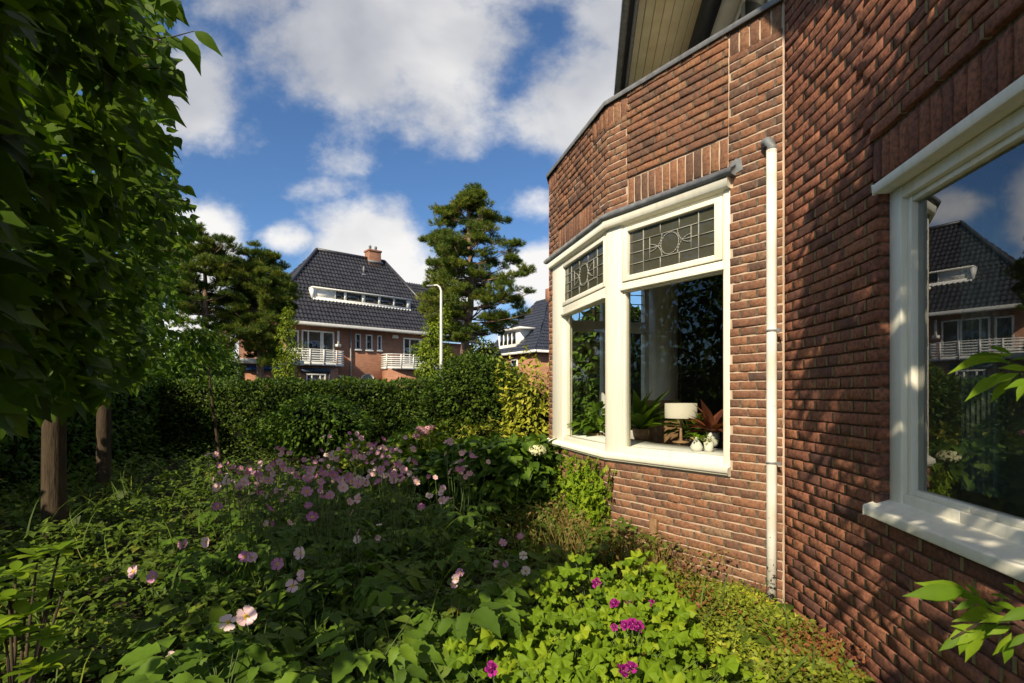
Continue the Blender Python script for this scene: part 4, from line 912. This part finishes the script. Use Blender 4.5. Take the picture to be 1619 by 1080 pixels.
# wing running back at the right
pantile(rf, [(8.0, 3.4, ZE), (14.5, 3.4, ZE), (14.5, 7.4, 9.95), (6.4, 7.4, 9.95)])
roof = rf.build('roof', M['tile'], fh)
w = MB(); w.box((XL-.05, -.10, ZE-.13), (XR+.05, .02, ZE+.03)); w.box((XL-.05, .02, ZE-.09), (XR+.05, .6, ZE-.04)); w.build('gutter', M['white'], roof, bevel=.02)
w = MB(); cx_ = 5.95; w.box((cx_-.42, YR-.35, 9.5), (cx_+.42, YR+.35, 10.75)); w.box((cx_-.47, YR-.4, 10.75), (cx_+.47, YR+.4, 10.86)); ch = w.build('chimney', M['far_brick'], roof, bevel=.01)
w = MB(); w.box((cx_-.5, YR-.42, 9.98), (cx_+.5, YR-.36, 10.12)); w.build('chimney_flashing', M['lead'], roof)
for dx in (-.2, .2): w = MB(); w.lathe([(.09, 0), (.075, .2), (.10, .22), (.10, .26), (.05, .34), (0, .36)], (cx_+dx, YR, 10.86), 10); w.build('chimney_pot', M['lead'], roof)
w = MB(); w.tube([(4.9, 3.1, 9.0), (4.9, 3.1, 9.5)], .06, 8); w.box((4.7, 2.9, 8.9), (5.1, 3.05, 8.98)); w.build('vent_pipe', M['lead'], roof)
# dormer
w = MB(); zt, zb, yf = 7.40, 6.74, 1.22
w.box((.95, yf-.14, zt-.07), (7.2, yf+.7, zt-.0)); w.box((.95, yf-.02, zb-.02), (7.2, yf+.06, zb+.1)); w.box((.95, yf-.06, zb), (1.1, yf+.6, zt-.08))
for x0, x1 in ((1.1, 1.22), (2.85, 3.0), (3.95, 4.15), (5.0, 5.15), (6.0, 6.12), (6.95, 7.2)): w.box((x0, yf-.02, zb+.1), (x1, yf+.08, zt-.08))
w.box((1.22, yf+.01, zb+.1), (2.3, yf+.05, zt-.08)); w.box((2.3, yf+.0, zb+.1), (2.36, yf+.06, zt-.08))
dm = w.build('dormer', M['white'], fh)
w = MB(); w.box((1.0, yf-.10, zb-.08), (7.2, yf-.02, zb)); 
for i in range(30): w.tube([(1.05+i*.21, yf-.11, zb-.1), (1.05+i*.21, yf-.11, zb-.02)], .05, 6)
w.build('dormer_sill', M['white'], dm)
for x0, x1 in ((2.36, 2.85), (3.0, 3.95), (4.15, 5.0), (5.15, 6.0), (6.12, 6.95)):
    w = MB(); w.box((x0, yf+.05, zb+.1), (x1, yf+.07, zt-.08)); w.build('pane', M['glass_far'], dm)
# walls
w = MB(); w.box((XL+.6, .6, 0), (XR-.5, YB-.6, ZE-.03)); w.box((-.6, -.25, 0), (1.9, .6, 2.9)); w.box((4.95, -.25, 0), (8.4, .6, 2.84)); w.box((8.4, 3.8, 0), (14, 7, 5.1)); w.build('wall', M['far_brick'], fh)
w = MB(); w.box((-3.6, -2.0, 0), (-.9, .6, 2.72)); w.build('wall', M['far_brick'], fh)
w = MB(); w.box((-3.85, -2.25, 2.74), (-.6, .6, 2.98)); w.box((-3.7, -2.1, 0), (-3.45, -1.85, 2.74)); w.build('annex_roof', M['white'], fh, bevel=.02)
w = MB(); w.box((-3.2, -2.12, 2.45), (-1.55, -2.0, 2.66)); aw = w.build('awning', simple('blue_awning', (.03, .09, .26), .6), fh)
def fwin(x0, x1, z0, z1, y=.6, split=(), fr=.08, dark=True, sill=True):
    w = MB(); w.box((x0, y-.05, z0), (x0+fr, y+.05, z1)); w.box((x1-fr, y-.05, z0), (x1, y+.05, z1)); w.box((x0+fr, y-.05, z0), (x1-fr, y+.05, z0+fr)); w.box((x0+fr, y-.05, z1-fr), (x1-fr, y+.05, z1))
    for s in split: w.box((s-fr/2, y-.04, z0+fr), (s+fr/2, y+.04, z1-fr))
    if sill: w.box((x0-.05, y-.10, z0-.08), (x1+.05, y+.05, z0))
    o = w.build('window', M['white'], fh, bevel=.006)
    w = MB(); w.box((x0+fr, y-.02, z0+fr), (x1-fr, y+.01, z1-fr)); w.build('pane', M['glass_far'], o)
fwin(.20, 2.0, 3.1, 4.85, split=(.55, 1.25, 1.35)); fwin(-.6, .05, 3.3, 4.8)
fwin(3.25, 3.58, 3.95, 4.86, fr=.06); fwin(3.9, 4.30, 3.95, 4.86, fr=.07); fwin(4.62, 4.9, 3.98, 4.86, fr=.06)
fwin(6.35, 8.6, 3.1, 4.85, split=(6.8, 7.5, 7.6, 8.2), fr=.09); fwin(2.12, 2.42, 1.9, 2.4, fr=.05)
fwin(.15, 1.2, 1.2, 2.42, y=-.26, split=(.45, .9), fr=.07); w = MB(); w.box((-.1, -.34, 2.5), (1.4, -.22, 2.72)); w.box((1.38, -.3, 1.6), (1.46, -.24, 2.7)); w.build('awning', simple('grey_blue_awning', (.05, .08, .12), .6), fh)
# arched door head
w = MB(); n = 14
def arch(r, y, cx=4.0, cz=2.12): return [(cx+r*math.cos(math.pi*i/n), y, cz+r*.95*math.sin(math.pi*i/n)) for i in range(n+1)]
for i in range(n):
    o_, in_ = arch(.46, .55), arch(.38, .55); ob, ib = arch(.46, .62), arch(.38, .62); w.raw([o_[i], o_[i+1], in_[i+1], in_[i], ob[i], ob[i+1], ib[i+1], ib[i]], [(0, 1, 2, 3), (0, 1, 5, 4), (3, 2, 6, 7)])
w.box((3.54, .54, 0), (3.62, .62, 2.12)); w.box((4.38, .54, 0), (4.46, .62, 2.12)); w.box((3.62, .55, 2.06), (4.38, .61, 2.12)); dr = w.build('door', M['white'], fh)
w = MB(); a_ = arch(.38, .585); w.raw(a_, [tuple(range(n+1))]); w.build('pane', M['glass_far'], dr); w = MB(); w.box((3.62, .57, .1), (4.38, .6, 2.06)); w.build('door_leaf', M['wood'], dr)
# balconies
def balcony(x0, x1, y0, z0, z1, bow):
    w = MB(); n = 14
    def P_(t, k=0): x = x0+(x1-x0)*t; return (x, y0-bow*math.sin(math.pi*t)**.6*1.0+k, 0)
    for zi, (za, zb_) in enumerate([(z0, z0+.16)]+[(z0+.20+i*.125, z0+.28+i*.125) for i in range(5)]+[(z1-.05, z1)]):
        for i in range(n):
            p, q = P_(i/n), P_((i+1)/n); w.raw([(p[0], p[1], za), (q[0], q[1], za), (q[0], q[1], zb_), (p[0], p[1], zb_), (p[0], p[1]+.05, za), (q[0], q[1]+.05, za), (q[0], q[1]+.05, zb_), (p[0], p[1]+.05, zb_)], [(0, 1, 2, 3), (4, 7, 6, 5), (0, 4, 5, 1), (3, 2, 6, 7)])
        for x in (x0, x1): w.box((x-.03, y0, za), (x+.03, .6, zb_))
    for i in range(0, n+1, 3): p = P_(i/n); w.box((p[0]-.03, p[1]-.02, z0), (p[0]+.03, p[1]+.06, z1))
    fl = [P_(i/n) for i in range(n+1)]+[(x1, .6, 0), (x0, .6, 0)]; w.raw([(x, y, z0+.02) for x, y, z in fl]+[(x, y, z0+.1) for x, y, z in fl], [tuple(range(len(fl))), tuple(range(len(fl), 2*len(fl)))])
    w.build('balcony', M['white'], fh)
balcony(-1.2, 2.25, -.12, 2.86, 3.74, .42); balcony(4.9, 8.5, -.12, 2.82, 3.74, .42)
for x in (2.95, ): w = MB(); w.tube([(x, .52, 0), (x, .52, ZE-.1)], .045, 8); w.build('downpipe', M['zinc'], fh)
w = MB(); w.box((2.1, .3, 4.0), (2.2, .4, 4.9)); w.box((2.0, .3, 4.0), (2.3, .42, 4.15)); w.build('awning_bracket', M['white'], fh)
w = MB(); w.box((5.6, .45, 4.75), (5.95, .6, 4.95)); w.build('wall_lamp', M['white'], fh)
# ------------------------------------------------------------------ second far house, its corner towards the camera
h2 = thing('corner_house', 'brick house with slate blue roof and slanting white dormer right of the pine', 'house', (1.7, 38.0, 0), math.atan2(-.84, .543))
# local X runs along the left face towards the corner (X<0 is farther away), Y inward
w = MB(); w.box((-7.6, .4, 0), (-.4, 7, 4.5)); w.build('wall', M['far_brick'], h2)
w = MB(); E_ = [(-8, 0, 4.55), (0, 0, 4.55), (0, 7.4, 4.55), (-8, 7.4, 4.55)]; A_, Bb = (-5.0, 3.7, 9.2), (-3.2, 3.7, 9.2)
pantile(w, [E_[0], E_[1], Bb, A_]); pantile(w, [E_[1], E_[2], (Bb[0], Bb[1]+.01, Bb[2]), Bb]); pantile(w, [E_[3], E_[0], A_, (A_[0], A_[1]+.01, A_[2])]); pantile(w, [E_[2], E_[3], A_, Bb])
r2 = w.build('roof', tile_mat('slate_blue_tile', (.018, .022, .036), (.045, .052, .075)), h2)
w = MB(); w.box((-8.05, -.1, 4.40), (.1, .05, 4.58)); w.box((-.05, .05, 4.40), (.1, 7.4, 4.58)); w.build('gutter', M['white'], r2)
w = MB(); w.box((-3.4, 3.4, 8.6), (-2.5, 4.0, 9.9)); w.build('chimney', M['far_brick'], r2)
w = MB(); yd = .35; DX = -.9; w.raw([(x+DX, y, z) for x, y, z in [(-4.7, yd, 5.05), (-2.3, yd, 5.05), (-1.5, yd, 6.35), (-4.9, yd, 6.35), (-4.7, yd+1.3, 5.05), (-2.3, yd+1.3, 5.05), (-1.5, yd+1.3, 6.35), (-4.9, yd+1.3, 6.35)]], [(0, 1, 2, 3), (1, 5, 6, 2), (0, 4, 7, 3), (3, 2, 6, 7)]); w.box((-5.2+DX, yd-.3, 6.35), (-1.2+DX, yd+1.5, 6.5)); dm2 = w.build('dormer', M['white'], h2)
for i in range(4): w = MB(); x = -4.55+DX+i*.62; w.box((x, yd-.03, 5.3), (x+.46, yd-.01, 6.2)); w.build('pane', M['glass_far'], dm2)
for (a, b2, face) in ((-6.5, -5.6, 0), (-3.8, -2.9, 0), (1.6, 2.6, 1), (4.5, 5.8, 1)):
    w = MB(); 
    if face == 0: w.box((a, .34, 2.9), (b2, .42, 4.1))
    else: w.box((-.42, a, 2.9), (-.34, b2, 4.1))
    o = w.build('window', M['white'], h2); w = MB()
    if face == 0: w.box((a+.1, .31, 3.0), (b2-.1, .335, 4.0))
    else: w.box((-.335, a+.1, 3.0), (-.31, b2-.1, 4.0))
    w.build('pane', M['glass_far'], o)

# ------------------------------------------------------------------ flower bed
def wallx(y):            # how far right the bed may reach at distance y
    return np.interp(y, [1.2, 2.2, 3.1, 4.23, 5.65], [1.35, 1.50, 1.52, .70, .33])
def bed(n, ylo, yhi, pw=1.5):
    y = ylo+(yhi-ylo)*rng.random(n)**pw; xl_ = np.interp(y, [1.2, 4, 9, 11], [-1.8, -4.4, -6.6, -7.2]); xr_ = np.where(y < 5.65, wallx(y), 1.2)
    return xl_+(xr_-xl_)*rng.random(n), y
def hfield(x, y): return .20+.10*np.sin(x*2.1+y*1.3)+.07*np.sin(x*5.2-y*3.9)+.05*np.sin(x*9.1+y*8.3)
w = MB()
for (n, tmpl, size, lm, lo, hi, ylo, yhi) in ((17000, 'oval', .055, 0, 0, 1, 1.2, 10.6), (2600, 'broad', .11, 0, 0, .8, 1.4, 9), (7000, 'tri', .10, 0, .0, 1, 1.2, 8), (9000, 'small', .035, 0, .2, 1, 1.2, 6), (900, 'blade', .24, 0, .2, 1, 1.3, 7)):
    x, y = bed(n, ylo, yhi); hh = hfield(x, y)
    lowz = (x > .25) & (y < 3.6); hh = np.where(lowz, .07, np.maximum(hh, .06)); hh = np.where(y < 2.2, hh*.8, hh); hh = hh+np.clip((-x-.5*y-.2)*.22, 0, .22)*(y > 2)
    z = hh*rng.random(n)**.55
    d = rdir(n); d[:, 2] = d[:, 2]*.35+(1.3 if tmpl == 'blade' else .1); up = nrm(rdir(n)*.45+[-.1, -.25, 1])
    w.inst(T[tmpl], np.stack([x, y, z], -1), frames(nrm(d), up), size*rng.uniform(.6, 1.3, n), np.clip(rng.normal(.45, .24, n), lo, hi))
props(w.build('undergrowth', L['under']), 'mixed dark green undergrowth covering the flower bed', 'undergrowth', kind='stuff')
# stonecrop carpet along the foot of the wall
w = MB(); n = 15000; y = 1.6+1.9*rng.random(n); x = wallx(y)-(np.abs(rng.normal(0, .40, n)))*np.where(y > 2.6, .8, 1.15)
z = .03+.08*rng.random(n)+.04*np.sin(x*9)*np.sin(y*8); d = rdir(n); d[:, 2] = abs(d[:, 2])*.7; 
patch = .5+.34*np.sin(x*7.0+1)*np.sin(y*5.5+.6)+rng.normal(0, .18, n)
w.inst(T['small'], np.stack([x, y, z], -1), frames(nrm(d), nrm(rdir(n)*.6+[-.2, -.3, 1])), .026*rng.uniform(.6, 1.5, n), np.clip(patch, 0, 1))
props(w.build('stonecrop', L['sedum']), 'mottled green and rust carpet of stonecrop at the foot of the wall', 'ground cover', kind='stuff')
w = MB(); n = 900; y = rng.uniform(3.5, 4.9, n); x = wallx(y)-.05-np.abs(rng.normal(0, .28, n)); d = rdir(n)*.45; d[:, 2] = 1
w.inst(T['blade'], np.stack([x, y, np.zeros(n)], -1), frames(nrm(d), rdir(n)), rng.uniform(.12, .32, n), rng.random(n)**.6)
n = 2200; y = rng.uniform(3.2, 4.9, n); x = wallx(y)-.05-np.abs(rng.normal(0, .30, n)); w.inst(T['small'], np.stack([x, y, rng.uniform(.03, .32, n)], -1), frames(rdir(n), rdir(n)+[0, 0, .5]), .03*rng.uniform(.6, 1.4, n), rng.random(n)*.8+.2)
props(w.build('dry_grass', L['dry']), 'tangle of dry straw coloured grass below the bay window', 'grass', kind='stuff')
# reddish herbs at the wall foot
for i, (x, y, lab) in enumerate(((1.36, 2.95, 'thin rust red weed left of the downpipe foot'), (1.50, 2.40, 'copper brown weeds at the foot of the curved wall'), (1.10, 3.45, 'small reddish weed against the brick under the bay'))):
    t = thing('wall_weed', lab, 'plant', (x, y, 0)); w = MB(); n = 170; d = rdir(n); d[:, 2] = abs(d[:, 2]); p = d*[.16, .16, .24]*rng.random((n, 1))**.5
    w.inst(T['small'], p, frames(rdir(n), rdir(n)), .022, rng.random(n)); 
    for k in range(9): w.tube([(0, 0, 0), p[k]*.6+[0, 0, .03], p[k]], .0012, 3)
    w.build('foliage', L['copper'], t)
# wooden stake by the wall
q = fB(.93, .02, 0); t = thing('wooden_stake', 'short brown wooden board leaning on the brick under the bay', 'board', q, math.atan2(dB[1], dB[0]))
w = MB(); w.box((-.03, -.012, 0), (.03, .012, .37)); w.build('board', M['wood'], t, bevel=.003)
# ivy on the bay's side wall
iv = thing('ivy', 'ivy climbing the low brick wall below the side of the bay', 'climber', (*onC(.7), 0)); o = np.array([*onC(.7), 0]); w = MB(); st = MB()
for k in range(24):
    s = rng.uniform(.02, 1.42) if k > 6 else rng.uniform(-.02, .5); z = 0; pts = []
    hgt = rng.uniform(.45, .72) if k > 2 else .72
    while z < hgt: pts.append(np.array(fC(s, .02, z))-o); z += .05; s += rng.normal(0, .018)
    st.tube(pts, .004, 4)
    pp = np.array(pts); idx = rng.integers(0, len(pp), 85); n = 85
    nv = np.array([*fC.n, 0]); p = pp[idx]+rng.normal(0, .045, (n, 3))+nv*rng.uniform(0, .06, (n, 1)); p[:, 2] = np.clip(p[:, 2], 0, .735)
    w.inst(T['ivy'], p, frames(nrm(rdir(n)+[0, 0, -.2]), nrm(nv+rdir(n)*.5+[0, 0, .3])), .065*rng.uniform(.6, 1.2, n), np.clip(rng.normal(.5, .25, n), 0, 1))
w.build('foliage', L['mallow'], iv); st.build('stem', M['twig'], iv)

# ------------------------------------------------------------------ anemones
GA = 'pink japanese anemones in the flower bed'
def anemone(label, base, flowers, nl=14, lsize=.17, lh=.34, group=GA, leaf='tri'):
    """flowers: (offset point, diameter, tint 0 mauve..1 pale, facing)"""
    base = np.array([base[0], base[1], 0.]); t = thing('anemone_plant', label, 'plant', tuple(base), group=group)
    st = MB(); w = MB()
    a = rng.uniform(0, 2*math.pi, nl); r_ = rng.uniform(.05, .26, nl); p = np.stack([np.cos(a)*r_, np.sin(a)*r_, rng.uniform(.12, lh, nl)], -1)
    for q in p: st.tube([(0, 0, 0), q*[.4, .4, .7], q], .0022, 4)
    d = np.stack([np.cos(a), np.sin(a), np.full(nl, -.1)], -1)
    w.inst(T[leaf], p, frames(nrm(d+rdir(nl)*.25), nrm(rdir(nl)*.3+[0, -.15, 1])), lsize*rng.uniform(.6, 1.3, nl), np.clip(rng.normal(.45, .2, nl), 0, 1))
    w.build('foliage', L['anemone'], t)
    for i, (p, dia, tint, fc) in enumerate(flowers):
        p = np.array(p)-base; mid = np.array([p[0]*.55+rng.normal(0, .015), p[1]*.55, p[2]*.62]); st.tube([(0, 0, 0.02), mid, p-[0, 0, .0]], [.0028, .0022, .0014], 5)
        if rng.random() < .7:      # a side shoot with buds
            q = p+rng.normal(0, .035, 3)-[0, 0, .02]; st.tube([mid*.25+p*.75, q], .0012, 4); st.lathe([(0, -.006), (.006, 0), (0, .007)], q, 6)
        fw = MB(); fw.inst(FLW[i % 4], [p], frames(np.array([np.cross(fc, [.3, 1, .1])]), np.array([fc])), dia, [tint]); fw.build('flower', FLM, t)
    st.build('stem', M['stem'], t); return t
def fface(k=1.0): return nrm(np.array([rng.normal(0, .6*k), -1+rng.normal(0, .35*k), rng.uniform(.1, 1.2*k+.2)]))
front = [
 ('anemone with two wide open pale pink flowers side by side, nearest the bottom left', [(361, 984, 1.95, .062, .85), (390, 975, 1.93, .072, .8)], (-1.02, 2.1)),
 ('anemone with a nodding rose flower low at the bottom left edge of the bed', [(222, 1036, 1.95, .055, .45), (274, 1040, 1.98, .05, .8)], (-1.33, 2.15)),
 ('anemone with a stacked pair of pink flowers and one pale flower above them', [(463, 926, 2.25, .058, .7), (478, 910, 2.28, .050, .65), (476, 874, 2.35, .058, .8)], (-.92, 2.4)),
 ('anemone with a rose flower and a dark mauve flower near the trunk side', [(212, 903, 2.75, .075, .6), (243, 912, 2.72, .065, .25)], (-1.93, 2.85)),
 ('anemone with small mauve and pale flowers in the dark part of the bed', [(290, 860, 3.3, .068, .2), (327, 857, 3.3, .07, .75)], (-2.0, 3.4)),
 ('anemone with a cluster of dark mauve flowers left of the pale pair', [(388, 880, 2.75, .062, .15), (400, 882, 2.75, .055, .6), (440, 892, 2.55, .062, .2)], (-1.3, 2.8)),
 ('anemone with one small pale yellowish flower in the middle of the bed', [(566, 853, 3.0, .05, .95)], (-.88, 3.05)),
 ('anemone with a tuft of mauve buds on a bare stem at the lit edge', [(728, 905, 2.5, .04, .3), (722, 915, 2.5, .045, .8), (718, 925, 2.52, .035, .6)], (-.35, 2.6)),
 ('anemone with two cream white flowers one above the other beside the mallows', [(828, 878, 3.0, .05, 1.0), (832, 903, 2.95, .055, 1.0), (823, 848, 3.1, .04, .2)], (.06, 3.05)),
 ('anemone with two small rose flowers left of the cream white pair', [(796, 858, 3.3, .05, .35), (786, 892, 3.1, .045, .5), (800, 892, 3.1, .04, .5), (776, 930, 2.8, .035, .8)], (-.1, 3.3)),
]
for lab, fl, b_ in front:
    anemone(lab, b_, [(pt(u, v, Y), d, t_, fface(.45)) for u, v, Y, d, t_ in fl], group=None if False else GA)
# the drift of flowers in the middle of the bed: individual plants copied from five kinds
protos = []
for k in range(6):
    fl = []
    c_ = rng.normal(0, .05, 2)
    for i in range(rng.integers(3, 7)):
        fl.append(((c_[0]+rng.normal(0, .055), c_[1]+rng.normal(0, .07), .68+rng.normal(0, .065)), rng.uniform(.034, .060), rng.random()**1.1, nrm(fface()+rng.normal(0, .6, 3))))
    protos.append(anemone('anemone in the drift of pink and mauve flowers in the middle of the bed', (0, 0), fl, 12, .16, .36))
spots = []
for (u0, u1, v0, v1, n, z) in ((390, 560, 745, 790, 14, .66), (440, 540, 705, 735, 7, .68), (520, 640, 715, 760, 7, .68), (560, 700, 700, 790, 5, .62), (640, 760, 745, 800, 8, .62), (330, 420, 745, 800, 5, .62), (560, 640, 690, 730, 6, .75), (440, 620, 780, 850, 6, .55)):
    for i in range(n):
        u, v = rng.uniform(u0, u1), rng.uniform(v0, v1); Y = (H-z)*FPX/max(30, (v-HZ)); Y = min(Y, 7.6); spots.append(((u-CX)*Y/FPX, Y))
for i, (x, y) in enumerate(spots):
    o = protos[i] if i < 6 else copy_tree(protos[i % 6])
    o.location = (x, y, 0); o.rotation_euler = (0, 0, rng.uniform(-.6, .6)); s = rng.uniform(.88, 1.12); o.scale = (s, s, s)
# big leaved foreground plants without flowers
for (x, y, lab) in ((-.55, 1.95, 'clump of broad dark lobed leaves at the bottom edge, left of the mallows'), (-.98, 1.78, 'leafy flowerless clump in the bottom left of the bed'), (-.25, 2.35, 'clump of lobed leaves where shade meets sun'), (-.72, 2.6, 'flowerless lobed clump in the shade behind the broad bottom clump')):
    anemone(lab, (x, y), [], 44, .20, .42, group='flowerless anemone clumps')
# ------------------------------------------------------------------ mallows
GM = 'mallow plants with magenta flowers'
def mallow(label, x, y, n, flowers, hgt=.42, rad=.26, group=GM):
    n = int(n*1.45); base = np.array([x, y, 0.]); t = thing('mallow_plant', label, 'plant', tuple(base), group=group); st = MB(); w = MB()
    a = rng.uniform(0, 2*math.pi, n); r_ = rad*np.sqrt(rng.random(n)); p = np.stack([np.cos(a)*r_, np.sin(a)*r_, hgt*(.35+.65*rng.random(n))*(1-.35*(r_/rad)**2)], -1)
    for q in p[:40]: st.tube([(0, 0, 0), q*[.45, .45, .6], q], [.003, .002, .0015], 4)
    d = np.stack([np.cos(a), np.sin(a), np.full(n, -.05)], -1)
    w.inst(T['mallow'], p, frames(nrm(d+rdir(n)*.4), nrm(rdir(n)*.35+[-.1, -.35, 1])), rng.uniform(.04, .13, n)*np.where(p[:, 2] > hgt*.6, 1.0, .8), np.clip(rng.normal(.5, .22, n), 0, 1))
    w.build('foliage', L['mallow'], t)
    for (u, v, Y, dia) in flowers:
        q = pt(u, v, Y)-base; st.tube([(0, 0, .05), q*.6, q], .002, 4); fw = MB(); f = fface(); [fw.inst(flower_t(int(rng.integers(99)), 5, .1+.16*j), [q+f*.004*j], frames(np.array([np.cross(f, [.3+j, 1, .1])]), np.array([nrm(f+rng.normal(0, .3, 3))])), dia*(1.05-.22*j), [1-.4*j]) for j in range(3)]; fw.build('flower', [M['mauve'], M['mauve'], M['petal']], t)
    st.build('stem', M['stem'], t); return t
mallow('mallow with a magenta flower at its top, tallest against the brick', .42, 2.75, 60, [(944, 922, 2.65, .052)], .46)
mallow('mallow with a pair of magenta flowers left of the stonecrop', .62, 2.45, 70, [(972, 955, 2.4, .05), (995, 953, 2.4, .05), (1030, 954, 2.45, .035)], .38)
mallow('mallow with a bunch of three bright magenta flowers', .50, 2.18, 70, [(990, 989, 2.15, .045), (1000, 986, 2.15, .045), (1012, 990, 2.15, .045), (972, 992, 2.2, .03)], .36)
mallow('mallow with magenta flowers touching the bottom edge', .42, 1.88, 70, [(984, 1062, 1.8, .05), (998, 1056, 1.82, .045)], .34)
mallow('mallow with a single magenta flower, leftmost of the lit mallows', -.05, 2.0, 80, [(779, 1058, 1.8, .05)], .36)
mallow('flowerless mallow behind the leftmost lit one', .08, 2.45, 75, [], .40)
mallow('bright mallow at the wall with one tall leaf against the brick', .72, 2.95, 46, [], .40, .2)
mallow('flowerless mallow between the magenta bunch and the leftmost mallow', .22, 2.15, 75, [], .37)
mallow('low mallow in front of the stonecrop', .78, 2.15, 46, [], .22, .24)
mallow('small mallow at the bottom edge under the magenta bunch', .18, 1.75, 60, [], .30)

# ------------------------------------------------------------------ rhododendron at the lower left
rh = thing('rhododendron', 'low rhododendron with whorls of smooth oval leaves at the lower left', 'shrub', (-1.75, 1.85, 0)); w = MB(); st = MB(); o = np.array([-1.75, 1.85, 0])
for (u, v, Y, s) in ((25, 905, 2.1, .1), (15, 950, 2.0, .11), (60, 880, 2.3, .1), (95, 870, 2.3, .09), (40, 975, 1.95, .11), (70, 1010, 1.95, .09), (10, 1010, 1.85, .11), (85, 930, 2.2, .09), (60, 1060, 1.9, .1), (110, 905, 2.4, .09), (-30, 930, 1.9, .11), (-20, 1000, 1.8, .11)):
    c = pt(u, v, Y)-o; st.tube([(rng.normal(0, .05), 0, 0), c*[.5, .5, .55], c], [.008, .006, .004], 5); n = 9; a = np.arange(n)*2*math.pi/n+rng.uniform(0, 1); d = np.stack([np.cos(a), np.sin(a), rng.uniform(.0, .7, n)], -1)
    w.inst(T['round'], np.tile(c, (n, 1)), frames(nrm(d), np.tile([0, 0, 1.], (n, 1))+d*-.2), s*rng.uniform(.75, 1.1, n), np.clip(rng.normal(.6, .2, n), 0, 1))
w.build('foliage', L['mallow'], rh, True); st.build('stem', M['twig'], rh)

# ------------------------------------------------------------------ young tree behind and beside the camera: its leaves enter at the right and it dapples the wall
yt = thing('overhanging_tree', 'broadleaf tree whose pointed bright leaves hang in at the right edge', 'tree', (.95, -.9, 0)); o = np.array([.95, -.9, 0])
w = MB(); w.tube([(0, 0, 0), (.0, .0, 1.2), (-.15, .1, 2.4), (-.35, .2, 3.6), (-.45, .25, 4.4)], [.06, .055, .045, .03, .01], 10)
cr = MB()
shade = [(.1, -1.1, 4.2, .5, .6, .5, 260), (.32, -.30, 3.95, .34, .40, .28, 210), (.42, .16, 4.0, .28, .34, .24, 150), (.46, .42, 3.55, .18, .26, .20, 80), (.38, -.10, 3.35, .24, .26, .24, 120), (.30, -.50, 3.05, .24, .30, .26, 120), (.34, -.85, 2.75, .22, .28, .24, 90),
         (.40, -.20, 2.72, .16, .22, .18, 60), (.22, -1.0, 3.4, .3, .35, .3, 100), (.48, .30, 2.85, .13, .16, .14, 34), (.50, .62, 3.0, .10, .16, .12, 24), (.46, .02, 2.3, .13, .2, .13, 34), (.30, -.45, 2.2, .15, .25, .12, 34)]
for (x, y, z, rx, ry, rz, n) in shade:
    c = np.array([x, y, z])-o; w.tube([(-.1, .05, 2.0), c*[.6, .6, 1]-[0, 0, .3], c], [.025, .015, .006], 6)
    cloud(cr, n, c, (rx, ry, rz), T['broad'], .135, .9, .4, .25)
# low boughs with the leaves seen at the right edge
def bough(a, b2, leaves):
    a, b2 = np.array(a), np.array(b2); w.tube([a-o, (a+b2)/2-o+[0, 0, .02], b2-o], [.006, .004, .002], 5)
    P_, D_, U_, S_ = zip(*leaves); cr.inst(T['point'], np.array(P_)-o, frames(np.array(D_), np.array(U_)+rdir(len(P_))*.45), np.array(S_)*.80, rng.uniform(.2, .8, len(P_)))
def lf(px, py, qx, qy, Y, dY=0, up=(-.2, -.6, .8)):
    a, b2 = pt(px, py, Y), pt(qx, qy, Y+dY); return (a, b2-a, up, np.linalg.norm(b2-a))
bough((1.22, -.1, 1.2), pt(1600, 585, 1.05), [lf(1600, 590, 1506, 628, 1.05), lf(1605, 582, 1560, 552, 1.05), lf(1610, 560, 1475, 572, 1.15), lf(1612, 590, 1560, 606, 1.0), lf(1625, 600, 1600, 640, 1.0), lf(1640, 570, 1590, 560, 1.0), lf(1640, 600, 1580, 610, .95), lf(1608, 575, 1530, 560, 1.1), lf(1590, 588, 1545, 610, 1.1), lf(1630, 585, 1575, 575, 1.0), lf(1600, 600, 1555, 640, 1.05)])
bough((1.22, -.1, 1.2), pt(1590, 568, 1.1), [lf(1595, 566, 1520, 548, 1.12), lf(1600, 560, 1560, 540, 1.1)])
bough((1.15, .1, .55), pt(1560, 960, 1.2), [lf(1530, 935, 1415, 938, 1.2), lf(1540, 940, 1440, 915, 1.22), lf(1575, 965, 1505, 925, 1.2), lf(1560, 985, 1475, 1030, 1.15), lf(1560, 990, 1510, 1056, 1.15), lf(1590, 960, 1495, 985, 1.22), lf(1600, 950, 1560, 930, 1.1), lf(1605, 980, 1540, 975, 1.1), lf(1600, 1000, 1570, 1050, 1.1), lf(1619, 940, 1585, 915, 1.1), lf(1625, 1000, 1590, 1030, 1.05), lf(1640, 960, 1570, 985, 1.05), lf(1590, 975, 1530, 1000, 1.15), lf(1548, 950, 1500, 965, 1.18), lf(1520, 940, 1470, 950, 1.2), lf(1580, 980, 1545, 1020, 1.15), lf(1600, 990, 1555, 1005, 1.1), lf(1610, 965, 1565, 945, 1.1), lf(1550, 945, 1525, 915, 1.2), lf(1600, 1010, 1585, 1062, 1.08)])
bough(pt(1600, 985, 1.15), pt(1505, 1010, 1.15), [lf(1520, 1005, 1478, 1035, 1.15), lf(1530, 1002, 1512, 1045, 1.15), lf(1550, 998, 1500, 985, 1.15)])
w.build('trunk', M['bark'], yt, True); cr.build('crown', L['hang'], yt, True)
